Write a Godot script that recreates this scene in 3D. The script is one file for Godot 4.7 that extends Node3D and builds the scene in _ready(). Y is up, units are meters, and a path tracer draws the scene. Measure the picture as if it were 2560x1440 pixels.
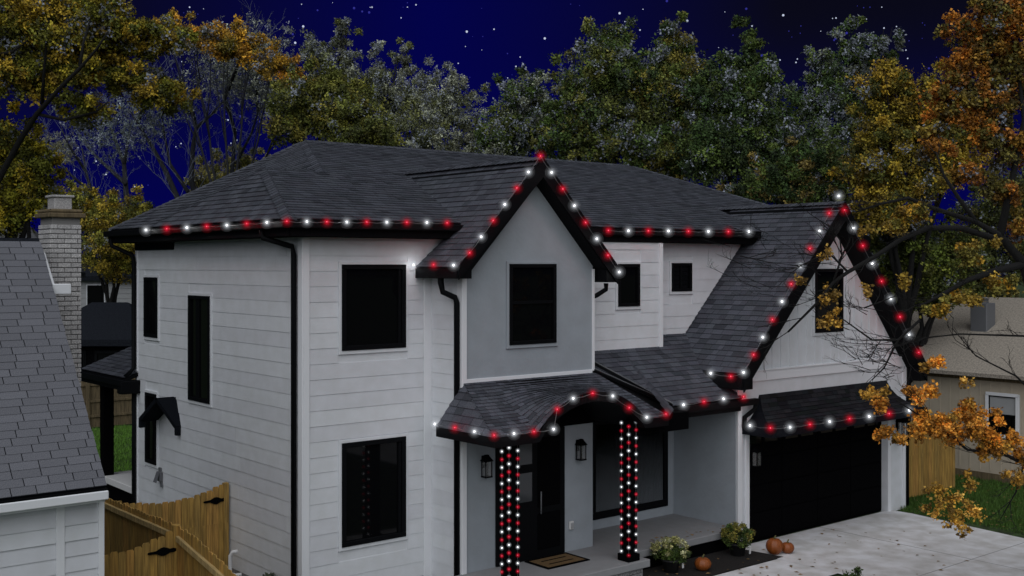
extends Node3D
# A white two-storey house with coloured bulbs along its roofs on a starry night.
# x runs to the right along the house front, z out of the front towards the street; the front left house corner stands at the origin.

const EYE := Vector3(-9.555, 6.0, 17.3)
const RIGHT := Vector3(0.7735, 0.0, 0.6338)
const AHEAD := Vector3(0.6338, 0.0, -0.7735)
const FOCUS := 2843.0      # in pixels of the 2560 x 1440 photograph
const HORIZON := 660.0

var M := {}                # materials
var R := RandomNumberGenerator.new()
var leaf_meshes := []
var used := {}

# ---------------------------------------------------------------- places
func at(px: float, py: float, d: float) -> Vector3:
	return EYE + RIGHT * ((px - 1280.0) / FOCUS * d) + AHEAD * d + Vector3.UP * ((HORIZON - py) / FOCUS * d)

func on_z(px: float, py: float, z: float) -> Vector3:
	var ray := at(px, py, 1.0) - EYE
	return EYE + ray * ((z - EYE.z) / ray.z)

func on_x(px: float, py: float, x: float) -> Vector3:
	var ray := at(px, py, 1.0) - EYE
	return EYE + ray * ((x - EYE.x) / ray.x)

# ---------------------------------------------------------------- mesh builder
class Build:
	var st := SurfaceTool.new()
	var tint := Color(1, 1, 1)
	var tinted := false
	func _init(smooth := false) -> void:
		st.begin(Mesh.PRIMITIVE_TRIANGLES)
		st.set_smooth_group(0 if smooth else -1)
	func v(p: Vector3) -> void:
		if tinted:
			st.set_color(tint)
		st.add_vertex(p)
	func tri(a: Vector3, b: Vector3, c: Vector3) -> void:   # counter-clockwise seen from outside
		v(a)
		v(c)
		v(b)
	func quad(a: Vector3, b: Vector3, c: Vector3, d: Vector3) -> void:
		tri(a, b, c)
		tri(a, c, d)
	func box(lo: Vector3, hi: Vector3, bevel := 0.0) -> void:
		hull(lo, hi, Transform3D(), bevel)
	func hull(lo: Vector3, hi: Vector3, t: Transform3D, bevel := 0.0) -> void:
		if bevel <= 0.0:
			var p := []
			for k in 8:
				p.append(t * Vector3(hi.x if k & 1 else lo.x, hi.y if k & 2 else lo.y, hi.z if k & 4 else lo.z))
			quad(p[4], p[5], p[7], p[6])
			quad(p[1], p[0], p[2], p[3])
			quad(p[5], p[1], p[3], p[7])
			quad(p[0], p[4], p[6], p[2])
			quad(p[6], p[7], p[3], p[2])
			quad(p[0], p[1], p[5], p[4])
			return
		var b := bevel
		# chamfered along all edges: a face per side, a strip per edge, a corner triangle
		var c := (lo + hi) * 0.5
		var h := (hi - lo) * 0.5
		var face := func(axis: int, s: float) -> Array:
			var a1 := (axis + 1) % 3
			var a2 := (axis + 2) % 3
			var out := []
			for q in [[-1, -1], [1, -1], [1, 1], [-1, 1]]:
				var w := Vector3.ZERO
				w[axis] = s * h[axis]
				w[a1] = q[0] * (h[a1] - b)
				w[a2] = q[1] * (h[a2] - b)
				out.append(t * (c + w))
			if s < 0:
				out.reverse()
			return out
		for axis in 3:
			for s in [-1.0, 1.0]:
				var f: Array = face.call(axis, s)
				quad(f[0], f[1], f[2], f[3])
		for axis in 3:
			var a1 := (axis + 1) % 3
			var a2 := (axis + 2) % 3
			for s1 in [-1.0, 1.0]:
				for s2 in [-1.0, 1.0]:
					var q := []
					for e in [-1.0, 1.0]:
						var w := Vector3.ZERO
						w[axis] = e * (h[axis] - b)
						w[a1] = s1 * h[a1]
						w[a2] = s2 * (h[a2] - b)
						var w2 := w
						w2[a1] = s1 * (h[a1] - b)
						w2[a2] = s2 * h[a2]
						q.append(t * (c + w))
						q.append(t * (c + w2))
					if s1 * s2 > 0:
						quad(q[0], q[2], q[3], q[1])
					else:
						quad(q[0], q[1], q[3], q[2])
	func prism(poly: Array, along: Vector3) -> void:        # poly counter-clockwise seen against «along»'s start side
		var n := poly.size()
		for k in range(1, n - 1):
			tri(poly[0], poly[k], poly[k + 1])
			tri(poly[0] + along, poly[k + 1] + along, poly[k] + along)
		for k in n:
			var a: Vector3 = poly[k]
			var b: Vector3 = poly[(k + 1) % n]
			quad(a, a + along, b + along, b)
	func tube(points: Array, r0: float, r1: float, sides := 6) -> void:
		var n := points.size()
		var last := []
		var side := Vector3.ZERO
		for k in n:
			var p: Vector3 = points[k]
			var dir: Vector3 = (points[mini(k + 1, n - 1)] - points[maxi(k - 1, 0)]).normalized()
			if side == Vector3.ZERO:
				side = dir.cross(Vector3(0.31, 0.2, 0.93)).normalized()
			side = (side - dir * side.dot(dir)).normalized()
			var up := dir.cross(side)
			var r := lerpf(r0, r1, float(k) / float(n - 1))
			var ring := []
			for q in sides:
				var a := TAU * q / sides
				ring.append(p + (side * cos(a) + up * sin(a)) * r)
			if k > 0:
				for q in sides:
					var q2 := (q + 1) % sides
					quad(last[q], last[q2], ring[q2], ring[q])
			else:
				for q in range(1, sides - 1):
					tri(ring[0], ring[q + 1], ring[q])
			if k == n - 1:
				for q in range(1, sides - 1):
					tri(ring[0], ring[q], ring[q + 1])
			last = ring
	func lathe(c: Vector3, profile: Array, sides := 12) -> void:   # profile of (radius, height), upwards
		for k in profile.size() - 1:
			var a: Vector2 = profile[k]
			var b: Vector2 = profile[k + 1]
			for q in sides:
				var t0 := TAU * q / sides
				var t1 := TAU * (q + 1) / sides
				var u0 := Vector3(sin(t0), 0, cos(t0))
				var u1 := Vector3(sin(t1), 0, cos(t1))
				var p0 := c + u0 * a.x + Vector3.UP * a.y
				var p1 := c + u1 * a.x + Vector3.UP * a.y
				var p2 := c + u1 * b.x + Vector3.UP * b.y
				var p3 := c + u0 * b.x + Vector3.UP * b.y
				if a.x > 0.0001:
					tri(p0, p1, p2 if b.x > 0.0001 else p3)
				if b.x > 0.0001:
					tri(p0, p2, p3)
	func done() -> ArrayMesh:
		st.generate_normals()
		return st.commit()

# ---------------------------------------------------------------- objects
func obj(called: String, m: Mesh, mat: Material, parent: Node = null, where := Transform3D()) -> MeshInstance3D:
	var o := MeshInstance3D.new()
	o.name = called if parent else numbered(called)
	o.mesh = m
	o.material_override = mat
	o.transform = where
	(parent if parent else self).add_child(o, true)
	return o

func numbered(called: String) -> String:
	used[called] = used.get(called, -1) + 1
	return called if used[called] == 0 else "%s_%03d" % [called, used[called]]

func tag(o: Node, label: String, category: String, group := "") -> void:
	o.set_meta("label", label)
	o.set_meta("category", category)
	if group:
		o.set_meta("group", group)

func thing(called: String, label: String, category: String, where := Vector3.ZERO, group := "", turn := 0.0) -> Node3D:
	var o := Node3D.new()
	o.name = numbered(called)
	add_child(o)
	o.position = where
	o.rotation.y = turn
	tag(o, label, category, group)
	return o

func struct(called: String, m: Mesh, mat: Material) -> MeshInstance3D:
	var o := obj(called, m, mat)
	o.set_meta("kind", "structure")
	return o

func boxed(called: String, lo: Vector3, hi: Vector3, mat: Material, parent: Node, bevel := 0.0) -> MeshInstance3D:
	var b := Build.new()
	b.box(lo, hi, bevel)
	return obj(called, b.done(), mat, parent)

# ---------------------------------------------------------------- materials
func noise_tex(freq: float, lo: Color, hi: Color, fractal := 5, size := 512, seed_ := 1, kind := FastNoiseLite.TYPE_SIMPLEX_SMOOTH) -> NoiseTexture2D:
	var n := FastNoiseLite.new()
	n.noise_type = kind
	n.frequency = freq
	n.seed = seed_
	n.fractal_octaves = fractal
	var t := NoiseTexture2D.new()
	t.width = size
	t.height = size
	t.seamless = true
	t.noise = n
	var g := Gradient.new()
	g.set_color(0, lo)
	g.set_color(1, hi)
	g.set_offset(0, 0.2)
	g.set_offset(1, 0.8)
	t.color_ramp = g
	return t

func lin(r: float, g: float, b: float) -> Color:
	return Color(r, g, b).linear_to_srgb()

func mat(called: String, color: Color, rough := 0.7, tex: Texture2D = null, scale := 0.5, bump: Texture2D = null, depth := 0.0) -> StandardMaterial3D:
	var m := StandardMaterial3D.new()
	m.resource_name = called
	m.albedo_color = color
	m.roughness = rough
	if tex or bump:
		m.uv1_triplanar = true
		m.uv1_world_triplanar = true
		m.uv1_scale = Vector3.ONE * scale
	if tex:
		m.albedo_texture = tex
	if bump:
		m.heightmap_enabled = true
		m.heightmap_texture = bump
		m.heightmap_scale = depth
	M[called] = m
	return m

func make_materials() -> void:
	var mottle := noise_tex(0.012, Color(0.965, 0.965, 0.96), Color(1, 1, 1), 5, 512, 3)
	var grain := noise_tex(0.06, Color(0.2, 0.2, 0.2), Color(1, 1, 1), 4, 512, 8)
	var rough := noise_tex(0.03, Color(0.72, 0.72, 0.74), Color(1, 1, 1), 6, 512, 5)
	mat("white_siding", lin(0.72, 0.745, 0.78), 0.55, mottle, 0.35)
	mat("white_siding_b", lin(0.68, 0.70, 0.74), 0.6, mottle, 0.35)
	mat("white_trim", lin(0.78, 0.80, 0.83), 0.5)
	mat("stucco", lin(0.335, 0.372, 0.410), 0.85, mottle, 0.25, grain, 0.25)
	mat("black", lin(0.0035, 0.004, 0.005), 0.6).metallic_specular = 0.2
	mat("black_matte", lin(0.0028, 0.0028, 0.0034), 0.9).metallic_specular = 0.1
	mat("glass", lin(0.003, 0.0032, 0.004), 0.04).metallic_specular = 0.3
	var clear := mat("clear_glass", Color(0.5, 0.5, 0.5, 0.25), 0.05)
	clear.transparency = BaseMaterial3D.TRANSPARENCY_ALPHA
	mat("bright_glass", lin(0.05, 0.053, 0.06), 0.08)
	var sh := mat("shingle", Color.WHITE, 0.9, rough, 2.5, grain, 0.3)
	sh.vertex_color_use_as_albedo = true
	sh.metallic_specular = 0.2
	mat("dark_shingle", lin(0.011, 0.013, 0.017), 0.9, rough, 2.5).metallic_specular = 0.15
	for k in 4:
		var g: float = [0.175, 0.19, 0.205, 0.185][k]
		mat("grey_shingle_%d" % k, lin(g, g * 1.03, g * 1.12), 0.9, noise_tex(0.09, Color(0.7, 0.7, 0.74), Color(1, 1, 1), 3, 256, 20), 3.0)
	for k in 4:
		var g: float = [0.56, 0.64, 0.70, 0.60][k]
		mat("brick_%d" % k, lin(g * 1.02, g, g * 0.97), 0.85, rough, 3.0, grain, 0.3)
	mat("mortar", lin(0.22, 0.215, 0.21), 0.95)
	var wood_n := FastNoiseLite.new()
	wood_n.frequency = 0.02
	wood_n.fractal_octaves = 5
	wood_n.seed = 12
	var im := Image.create(512, 512, false, Image.FORMAT_RGB8)
	for y in 512:
		for x in 512:
			var a := absf(sin(TAU * x / 512.0)) * 0.0 + wood_n.get_noise_2d(x * 2.2, y * 0.16) * 0.5 + 0.5
			var c := 0.62 + 0.38 * clampf(a * 1.3 - 0.15, 0.0, 1.0)
			im.set_pixel(x, y, Color(c, c * 0.985, c * 0.95))
	var wood := ImageTexture.create_from_image(im)
	for k in 4:
		var w: Vector3 = [Vector3(0.30, 0.195, 0.055), Vector3(0.26, 0.175, 0.055), Vector3(0.33, 0.20, 0.06), Vector3(0.25, 0.16, 0.045)][k]
		mat("fence_wood_%d" % k, lin(w.x * 1.85, w.y * 1.75, w.z * 1.5), 0.8, wood, 0.9)
	mat("rail_wood", lin(0.62, 0.46, 0.21), 0.8, wood, 0.9)
	mat("old_wood", lin(0.20, 0.155, 0.09), 0.85, wood, 0.9)
	mat("concrete", lin(0.70, 0.71, 0.735), 0.85, noise_tex(0.012, Color(0.87, 0.86, 0.84), Color(1, 1, 1), 6, 1024, 31), 0.12, grain, 0.15)
	mat("porch_floor", lin(0.25, 0.255, 0.265), 0.8, mottle, 0.5)
	mat("stone", lin(0.33, 0.33, 0.33), 0.85, rough, 1.2, grain, 0.6)
	mat("mulch", lin(0.016, 0.012, 0.010), 0.95, rough, 2.0, grain, 2.0)
	mat("soil_lawn", lin(0.035, 0.075, 0.012), 0.95, noise_tex(0.02, Color(0.5, 0.5, 0.4), Color(1, 1, 1), 5, 512, 9), 0.3)
	mat("gravel", lin(0.42, 0.42, 0.43), 0.9, rough, 3.0, grain, 2.0)
	mat("tan_siding", lin(0.50, 0.435, 0.34), 0.7, mottle, 0.3)
	mat("tan_roof", lin(0.40, 0.355, 0.29), 0.9, rough, 1.0, grain, 0.5)
	mat("far_roof", lin(0.018, 0.021, 0.027), 0.9, rough, 1.0).metallic_specular = 0.15
	mat("far_roof_light", lin(0.085, 0.088, 0.095), 0.9, rough, 1.0)
	mat("far_wall", lin(0.36, 0.37, 0.38), 0.8, mottle, 0.3)
	mat("bark", lin(0.007, 0.0065, 0.006), 0.95, rough, 2.0, grain, 1.5)
	mat("grey_bark", lin(0.022, 0.024, 0.03), 0.95, rough, 2.0, grain, 1.0)
	mat("twig", lin(0.15, 0.17, 0.215), 0.95)  # pale blue stands for the bright sky fringe around bare twigs
	mat("pumpkin", lin(0.33, 0.085, 0.012), 0.5, rough, 3.0)
	mat("stem", lin(0.10, 0.09, 0.03), 0.9)
	mat("pot", lin(0.012, 0.012, 0.013), 0.6)
	mat("white_plastic", lin(0.7, 0.7, 0.7), 0.5)
	mat("grey_metal", lin(0.12, 0.125, 0.135), 0.5)
	mat("coir", lin(0.17, 0.10, 0.035), 0.95, rough, 4.0)
	mat("cable", lin(0.10, 0.105, 0.11), 0.6)
	var lf := mat("leaf", Color.WHITE, 0.75)
	lf.vertex_color_use_as_albedo = true
	lf.backlight_enabled = true
	lf.backlight = Color(0.35, 0.35, 0.35)
	var st := mat("star_white", Color.BLACK, 1.0)
	st.emission_enabled = true
	st.emission = Color(0.86, 0.9, 1.0)
	st.emission_energy_multiplier = 0.75
	st = mat("star_blue", Color.BLACK, 1.0)
	st.emission_enabled = true
	st.emission = Color(0.2, 0.2, 0.62)
	st.emission_energy_multiplier = 0.7
	for c in [["white", Color(1, 1, 1), 3.0, Color(0.95, 0.97, 1.0)], ["red", Color(1.0, 0.45, 0.55), 2.0, Color(0.82, 0.02, 0.16)]]:
		var core := mat("bulb_" + c[0], Color(0.9, 0.9, 0.9) if c[0] == "white" else Color(0.6, 0.05, 0.1), 0.4)
		core.emission_enabled = true
		core.emission = c[1]
		core.emission_energy_multiplier = c[2]
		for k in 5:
			var g := mat("halo_shell_%s_%d" % [c[0], k], Color(0.02, 0.02, 0.02, [0.22, 0.11, 0.055, 0.026, 0.011][k] * (1.0 if c[0] == "white" else 1.6)), 0.95)  # faint glowing shell added to paint the halo round a bulb
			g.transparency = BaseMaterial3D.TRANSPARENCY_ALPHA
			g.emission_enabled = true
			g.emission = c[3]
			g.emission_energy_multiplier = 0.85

# ---------------------------------------------------------------- roofs
# A slope: corners in order round it, the first two along its eave. Shingles are laid in courses with their own butts and tones.
func slope(parent: Node, called: String, pts: Array, tone: Vector3, exposure := 0.145, thick := 0.22, seed_ := 1, spread := 0.22) -> MeshInstance3D:
	var n := (Vector3(pts[1]) - Vector3(pts[0])).cross(Vector3(pts[2]) - Vector3(pts[0])).normalized()
	var order := pts.duplicate()
	if n.y < 0:
		n = -n
		order.reverse()
	var u := (Vector3(pts[1]) - Vector3(pts[0])).normalized()
	var w := n.cross(u)
	if w.y < 0:
		w = -w
	var o: Vector3 = pts[0]
	var deck := Build.new()
	var low := []
	for p in order:
		low.append(p - n * 0.012)
	var cnt := low.size()
	var flat := PackedVector2Array()
	for p in order:
		flat.append(Vector2((p - o).dot(u), (p - o).dot(w)))
	var idx := Geometry2D.triangulate_polygon(flat)
	for k in range(0, idx.size(), 3):
		var a: Vector3 = low[idx[k]]
		var b: Vector3 = low[idx[k + 1]]
		var c: Vector3 = low[idx[k + 2]]
		if (b - a).cross(c - a).dot(n) < 0:
			var q := b
			b = c
			c = q
		deck.tri(a, b, c)
		deck.tri(a - n * thick, c - n * thick, b - n * thick)
	for k in cnt:
		var a: Vector3 = low[k]
		var b: Vector3 = low[(k + 1) % cnt]
		deck.quad(a - n * thick, b - n * thick, b, a)
	var root := obj(called, deck.done(), M["black"], parent)
	var rng := RandomNumberGenerator.new()
	rng.seed = seed_ * 77 + 5
	var lo := Vector2(1e9, 1e9)
	var hi := Vector2(-1e9, -1e9)
	for p in flat:
		lo = lo.min(p)
		hi = hi.max(p)
	var sb := Build.new()
	sb.tinted = true
	var row := 0
	var v0 := lo.y
	while v0 < hi.y:
		var v1 := v0 + exposure
		var x := lo.x - rng.randf() * 0.3
		while x < hi.x:
			var x1 := x + rng.randf_range(0.14, 0.34)
			var cell := PackedVector2Array([Vector2(x, v0), Vector2(x1 - 0.006, v0), Vector2(x1 - 0.006, v1), Vector2(x, v1)])
			var t := 1.0 + rng.randf_range(-spread, spread)
			if rng.randf() < 0.12:
				t *= 0.72
			sb.tint = Color(tone.x * t, tone.y * t, tone.z * t)
			var up := rng.randf_range(0.012, 0.020)
			for piece in Geometry2D.intersect_polygons(flat, cell):
				var q := []
				for p in piece:
					q.append(o + u * p.x + w * p.y + n * (up * (1.0 - (p.y - v0) / exposure) + 0.001))
				for k in range(1, q.size() - 1):
					var a: Vector3 = q[0]
					var b: Vector3 = q[k]
					var c: Vector3 = q[k + 1]
					if (b - a).cross(c - a).dot(n) < 0:
						sb.tri(a, c, b)
					else:
						sb.tri(a, b, c)
				# the butt
				var ends := []
				for k in piece.size():
					if absf(piece[k].y - v0) < 0.002:
						ends.append(piece[k].x)
				if ends.size() >= 2:
					var a2 := o + u * float(ends.min()) + w * v0
					var b2 := o + u * float(ends.max()) + w * v0
					var dn := w.cross(n)
					if dn.dot(u) > 0:
						sb.quad(a2, b2, b2 + n * up, a2 + n * up)
					else:
						sb.quad(b2, a2, a2 + n * up, b2 + n * up)
			x = x1
		v0 = v1
		row += 1
	var s := obj("shingles", sb.done(), M["shingle"], root)
	s.set_meta("kind", "stuff")
	return root

func ridge_caps(parent: Node, a: Vector3, b: Vector3, tone: Vector3, seed_ := 3) -> void:
	var rng := RandomNumberGenerator.new()
	rng.seed = seed_
	var sb := Build.new()
	sb.tinted = true
	var d := (b - a).normalized()
	var side := d.cross(Vector3.UP).normalized()
	var up := side.cross(d).normalized()
	var n := int(a.distance_to(b) / 0.16)
	for k in n:
		var p := a + d * (k * 0.16)
		var t := rng.randf_range(0.7, 1.25)
		sb.tint = Color(tone.x * t, tone.y * t, tone.z * t)
		var h := 0.035
		var e := d * 0.17
		sb.quad(p - side * 0.13 - up * 0.035, p + up * h, p + up * (h - 0.014) + e, p - side * 0.13 - up * 0.05 + e)
		sb.quad(p + up * h, p + side * 0.13 - up * 0.035, p + side * 0.13 - up * 0.05 + e, p + up * (h - 0.014) + e)
		sb.tri(p - side * 0.13 - up * 0.035, p + side * 0.13 - up * 0.035, p + up * h)
	var s := obj("ridge_cap", sb.done(), M["shingle"], parent)
	s.set_meta("kind", "stuff")

# ---------------------------------------------------------------- walls and windows
var board_mesh: ArrayMesh

# boards across a wall: «frame» maps (along, up, out) to the world; holes are [along0, along1, up0, up1]
func siding(parent: Node, frame: Transform3D, a0: float, a1: float, y0: float, y1: float, holes: Array, step := 0.268) -> void:
	if board_mesh == null:
		var b := Build.new()
		var p := [Vector3(0, 0, 0), Vector3(0, 0, 0.017), Vector3(0, 0.265, 0.009), Vector3(0, 0.265, 0)]
		b.prism(p, Vector3(1, 0, 0))
		board_mesh = b.done()
	var y := y0
	var k := 0
	while y < y1 - 0.02:
		var h := minf(step, y1 - y)
		var spans := [[a0, a1]]
		for q in holes:
			if y + h > q[2] + 0.01 and y < q[3] - 0.01:
				var cut := []
				for s in spans:
					if q[0] > s[0] and q[0] < s[1]:
						cut.append([s[0], q[0]])
					if q[1] < s[1] and q[1] > s[0]:
						cut.append([q[1], s[1]])
					if q[1] <= s[0] or q[0] >= s[1]:
						cut.append(s)
				spans = cut
		for s in spans:
			var x: float = s[0]
			while x < s[1] - 0.01:
				var piece: float = minf(s[1] - x, R.randf_range(3.0, 3.9))
				if s[1] - x - piece < 0.4:
					piece = s[1] - x
				var t := Transform3D(Basis(frame.basis.x * (piece - 0.003), frame.basis.y * (h / 0.268), frame.basis.z * R.randf_range(0.9, 1.12) * (1.0 if step > 0.25 else 2.6)), frame * Vector3(x, y, 0))
				obj("siding_board", board_mesh, M["white_siding"] if R.randf() < 0.6 else M["white_siding_b"], parent, t)
				x += piece
		y += step
		k += 1

# a window: black frame with a pane set back in it, and bars; «frame» maps (along, up, out) to the world
func window(parent: Node, frame: Transform3D, a0: float, a1: float, y0: float, y1: float, bars := [], border := 0.07, pane_mat := "glass", called := "window") -> MeshInstance3D:
	var b := Build.new()
	var d0 := -0.02
	var d1 := 0.06
	for q in [[a0, a1, y0, y0 + border], [a0, a1, y1 - border, y1], [a0, a0 + border, y0 + border, y1 - border], [a1 - border, a1, y0 + border, y1 - border]]:
		b.hull(Vector3(q[0], q[2], d0), Vector3(q[1], q[3], d1), frame, 0.006)
	for q in bars:   # [along0, along1, up0, up1]
		b.hull(Vector3(q[0], q[2], d0), Vector3(q[1], q[3], d1 - 0.02), frame, 0.004)
	var o := obj(called, b.done(), M["black"], parent)
	var p := Build.new()
	p.hull(Vector3(a0 + border * 0.6, y0 + border * 0.6, 0.002), Vector3(a1 - border * 0.6, y1 - border * 0.6, 0.012), frame)
	obj("pane", p.done(), M[pane_mat], o)
	var t := Build.new()
	var w := 0.055
	for q in [[a0 - w, a1 + w, y0 - w * 1.2, y0], [a0 - w, a1 + w, y1, y1 + w], [a0 - w, a0, y0, y1], [a1, a1 + w, y0, y1]]:
		t.hull(Vector3(q[0], q[2], 0.0), Vector3(q[1], q[3], 0.038), frame, 0.004)
	obj("trim", t.done(), M["black"] if called != "window" else M["stucco"] if parent.name.begins_with("stucco") else M["white_siding"], o)
	return o

func pipe(parent: Node, called: String, pts: Array, r := 0.045) -> void:
	var b := Build.new(true)
	b.tube(pts, r, r, 8)
	obj(called, b.done(), M["black"], parent)

func lantern(label: String, where: Vector3, out: Vector3, s := 1.0) -> void:
	var t := thing("wall_lantern", label, "lantern", where, "black lanterns on the house walls")
	var side := out.cross(Vector3.UP).normalized()
	var f := Transform3D(Basis(side * s, Vector3.UP * s, out * s), Vector3.ZERO)
	var b := Build.new()
	b.hull(Vector3(-0.055, -0.02, 0), Vector3(0.055, 0.26, 0.03), f, 0.008)
	b.hull(Vector3(-0.02, 0.2, 0.03), Vector3(0.02, 0.235, 0.16), f)
	obj("bracket", b.done(), M["black_matte"], t)
	b = Build.new()
	for k in 4:
		var a := f * Vector3([-0.11, 0.11, 0.11, -0.11][k], 0.16, 0.14 + [-0.1, -0.1, 0.1, 0.1][k])
		var c := f * Vector3([0.11, 0.11, -0.11, -0.11][k], 0.16, 0.14 + [-0.1, 0.1, 0.1, -0.1][k])
		var a2 := f * Vector3([-0.04, 0.04, 0.04, -0.04][k], 0.27, 0.14 + [-0.04, -0.04, 0.04, 0.04][k])
		var c2 := f * Vector3([0.04, 0.04, -0.04, -0.04][k], 0.27, 0.14 + [-0.04, 0.04, 0.04, -0.04][k])
		b.quad(a, c, c2, a2)
	b.hull(Vector3(-0.04, 0.27, 0.10), Vector3(0.04, 0.29, 0.18), f)
	b.hull(Vector3(-0.11, 0.145, 0.03), Vector3(0.11, 0.16, 0.25), f)
	obj("hood", b.done(), M["black_matte"], t)
	b = Build.new()
	for q in [[-1, -1], [1, -1], [1, 1], [-1, 1]]:
		b.hull(Vector3(q[0] * 0.085 - 0.009, -0.2, 0.14 + q[1] * 0.075 - 0.009), Vector3(q[0] * 0.085 + 0.009, 0.15, 0.14 + q[1] * 0.075 + 0.009), f)
	b.hull(Vector3(-0.10, -0.22, 0.05), Vector3(0.10, -0.195, 0.23), f)
	obj("cage", b.done(), M["black_matte"], t)
	b = Build.new()
	b.hull(Vector3(-0.08, -0.19, 0.07), Vector3(0.08, 0.14, 0.21), f)
	obj("glass", b.done(), M["clear_glass"], t)

# ---------------------------------------------------------------- strings of bulbs
var ball: SphereMesh
func sphere() -> SphereMesh:
	if ball == null:
		ball = SphereMesh.new()
		ball.radius = 1.0
		ball.height = 2.0
		ball.radial_segments = 16
		ball.rings = 8
	return ball

func add_bulb(t: Node3D, p: Vector3, red: bool, s: float, lit: bool, shells: Array) -> void:
	var c := "red" if red else "white"
	var b := obj("bulb", sphere(), M["bulb_" + c], t, Transform3D(Basis().scaled(Vector3.ONE * s * (0.62 if red else 1.0)), p))
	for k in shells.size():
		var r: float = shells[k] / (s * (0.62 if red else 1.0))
		obj("halo_shell", sphere(), M["halo_shell_%s_%d" % [c, k]], b, Transform3D(Basis().scaled(Vector3.ONE * r), Vector3.ZERO))  # painted glow that fades outwards, not a glass part
	if lit:
		var l := OmniLight3D.new()
		l.name = "bulb_light"
		l.position = p
		l.light_color = Color(1, 0.08, 0.16) if red else Color(1, 1, 1)
		l.light_energy = 0.022
		l.light_size = 0.03
		l.omni_range = 4.0
		l.omni_attenuation = 2.0
		l.shadow_enabled = true
		t.add_child(l, true)

# places: [point, red]
func light_string(label: String, places: Array, group := "strings of red and white bulbs along the roof edges") -> void:
	var t := thing("bulb_string", label, "string lights", Vector3.ZERO, group)
	var b := Build.new(true)
	for k in places.size() - 1:
		var p: Vector3 = places[k][0]
		var q: Vector3 = places[k + 1][0]
		if p.distance_to(q) < 1.6:
			b.tube([p, (p + q) * 0.5 - Vector3.UP * 0.02, q], 0.006, 0.006, 4)
	obj("cable", b.done(), M["cable"], t)
	for p in places:
		var z: float = (p[0] - EYE).dot(AHEAD) / 21.0
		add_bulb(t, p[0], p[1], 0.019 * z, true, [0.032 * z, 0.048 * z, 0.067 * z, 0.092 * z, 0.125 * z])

# ---------------------------------------------------------------- plants
func make_leaves() -> void:
	for kind in 3:
		var rng := RandomNumberGenerator.new()
		rng.seed = 400 + kind
		var b := Build.new()
		for k in 7:
			var c := Vector3(rng.randf_range(-1, 1), rng.randf_range(-1, 1), rng.randf_range(-1, 1)) * 0.75
			var d := Vector3(rng.randf_range(-1, 1), rng.randf_range(-1, 0.6), rng.randf_range(-1, 1)).normalized()
			var s := d.cross(Vector3(rng.randf_range(-1, 1), rng.randf_range(-1, 1), rng.randf_range(-1, 1))).normalized()
			var n := d.cross(s)
			var l := rng.randf_range(0.55, 0.9)
			var w = l * [0.34, 0.42, 0.16][kind]
			var tip := c + d * l
			var mid := c + d * l * 0.45 + n * l * 0.10
			b.tri(c, mid + s * w, tip)
			b.tri(c, tip, mid - s * w)
		leaf_meshes.append(b.done())

# clumps: [centre, radii, weight]; leaves sit in small sub-clumps so that light and the sky come through between them
func crown(parent: Node3D, clumps: Array, count: int, colors: Array, size: float, seed_: int, pale := 0.0, kind := 0, tight := 0.34, called := "crown", per := 26) -> void:
	var rng := RandomNumberGenerator.new()
	rng.seed = seed_
	if kind == 0 and called == "crown":
		count = int(count * 1.6)
		size *= 0.78
	var total := 0.0
	for c in clumps:
		total += c[1].x * c[1].y * (c[2] if c.size() > 2 else 1.0)
	var xf := []
	var tint := []
	for c in clumps:
		var part: float = c[1].x * c[1].y * (c[2] if c.size() > 2 else 1.0) / total
		var quota := int(count * part)
		var subs := maxi(3, int(quota / float(per)))
		for s in subs:
			var d := Vector3(rng.randfn(), rng.randfn(), rng.randfn()).normalized()
			var far := pow(rng.randf(), 0.45)
			var sr: float = minf(c[1].x, c[1].y) * tight * rng.randf_range(0.5, 1.25)
			if rng.randf() < 0.14:
				far = rng.randf_range(1.05, 1.38)
				d.y = absf(d.y) * 1.2
				sr *= 0.45
			var o: Vector3 = c[0] + d * far * c[1]
			var base: Color = colors[rng.randi() % colors.size()]
			var shade := rng.randf_range(0.65, 1.3)
			var light_clump: bool = far > 0.72 and rng.randf() < pale
			for k in int(quota / float(subs)):
				var p := o + Vector3(rng.randfn(), rng.randfn() * 0.8, rng.randfn()) * sr * 0.55
				var e := Basis.from_euler(Vector3(rng.randf() * TAU, rng.randf() * TAU, rng.randf() * TAU)).scaled(Vector3.ONE * size * rng.randf_range(0.6, 1.3))
				xf.append(Transform3D(e, p - parent.position))
				var col := base * (shade * lerpf(0.3, 2.0, pow(rng.randf(), 1.3)) * 2.25)
				col.b *= 0.7
				if light_clump and rng.randf() < 0.42 or rng.randf() < pale * (0.05 if pale < 0.5 else 0.2):
					var g := rng.randf_range(0.14, 0.42)
					col = Color(g * 0.88, g * 0.97, g * 1.15)  # on trees this pale tint stands for bright sky showing between leaves
				tint.append(col)
	var mm := MultiMesh.new()
	mm.transform_format = MultiMesh.TRANSFORM_3D
	mm.use_colors = true
	mm.mesh = leaf_meshes[kind]
	mm.instance_count = xf.size()
	for k in xf.size():
		mm.set_instance_transform(k, xf[k])
		mm.set_instance_color(k, tint[k])
	var o := MultiMeshInstance3D.new()
	o.name = called
	o.multimesh = mm
	o.material_override = M["leaf"]
	o.set_meta("kind", "stuff")
	parent.add_child(o, true)

func blob(px: float, py: float, rx: float, ry: float, d: float, w := 1.0) -> Array:
	return [at(px, py, d), Vector3(rx * d / FOCUS, ry * d / FOCUS, (rx + ry) * 0.5 * d / FOCUS), w]

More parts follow.
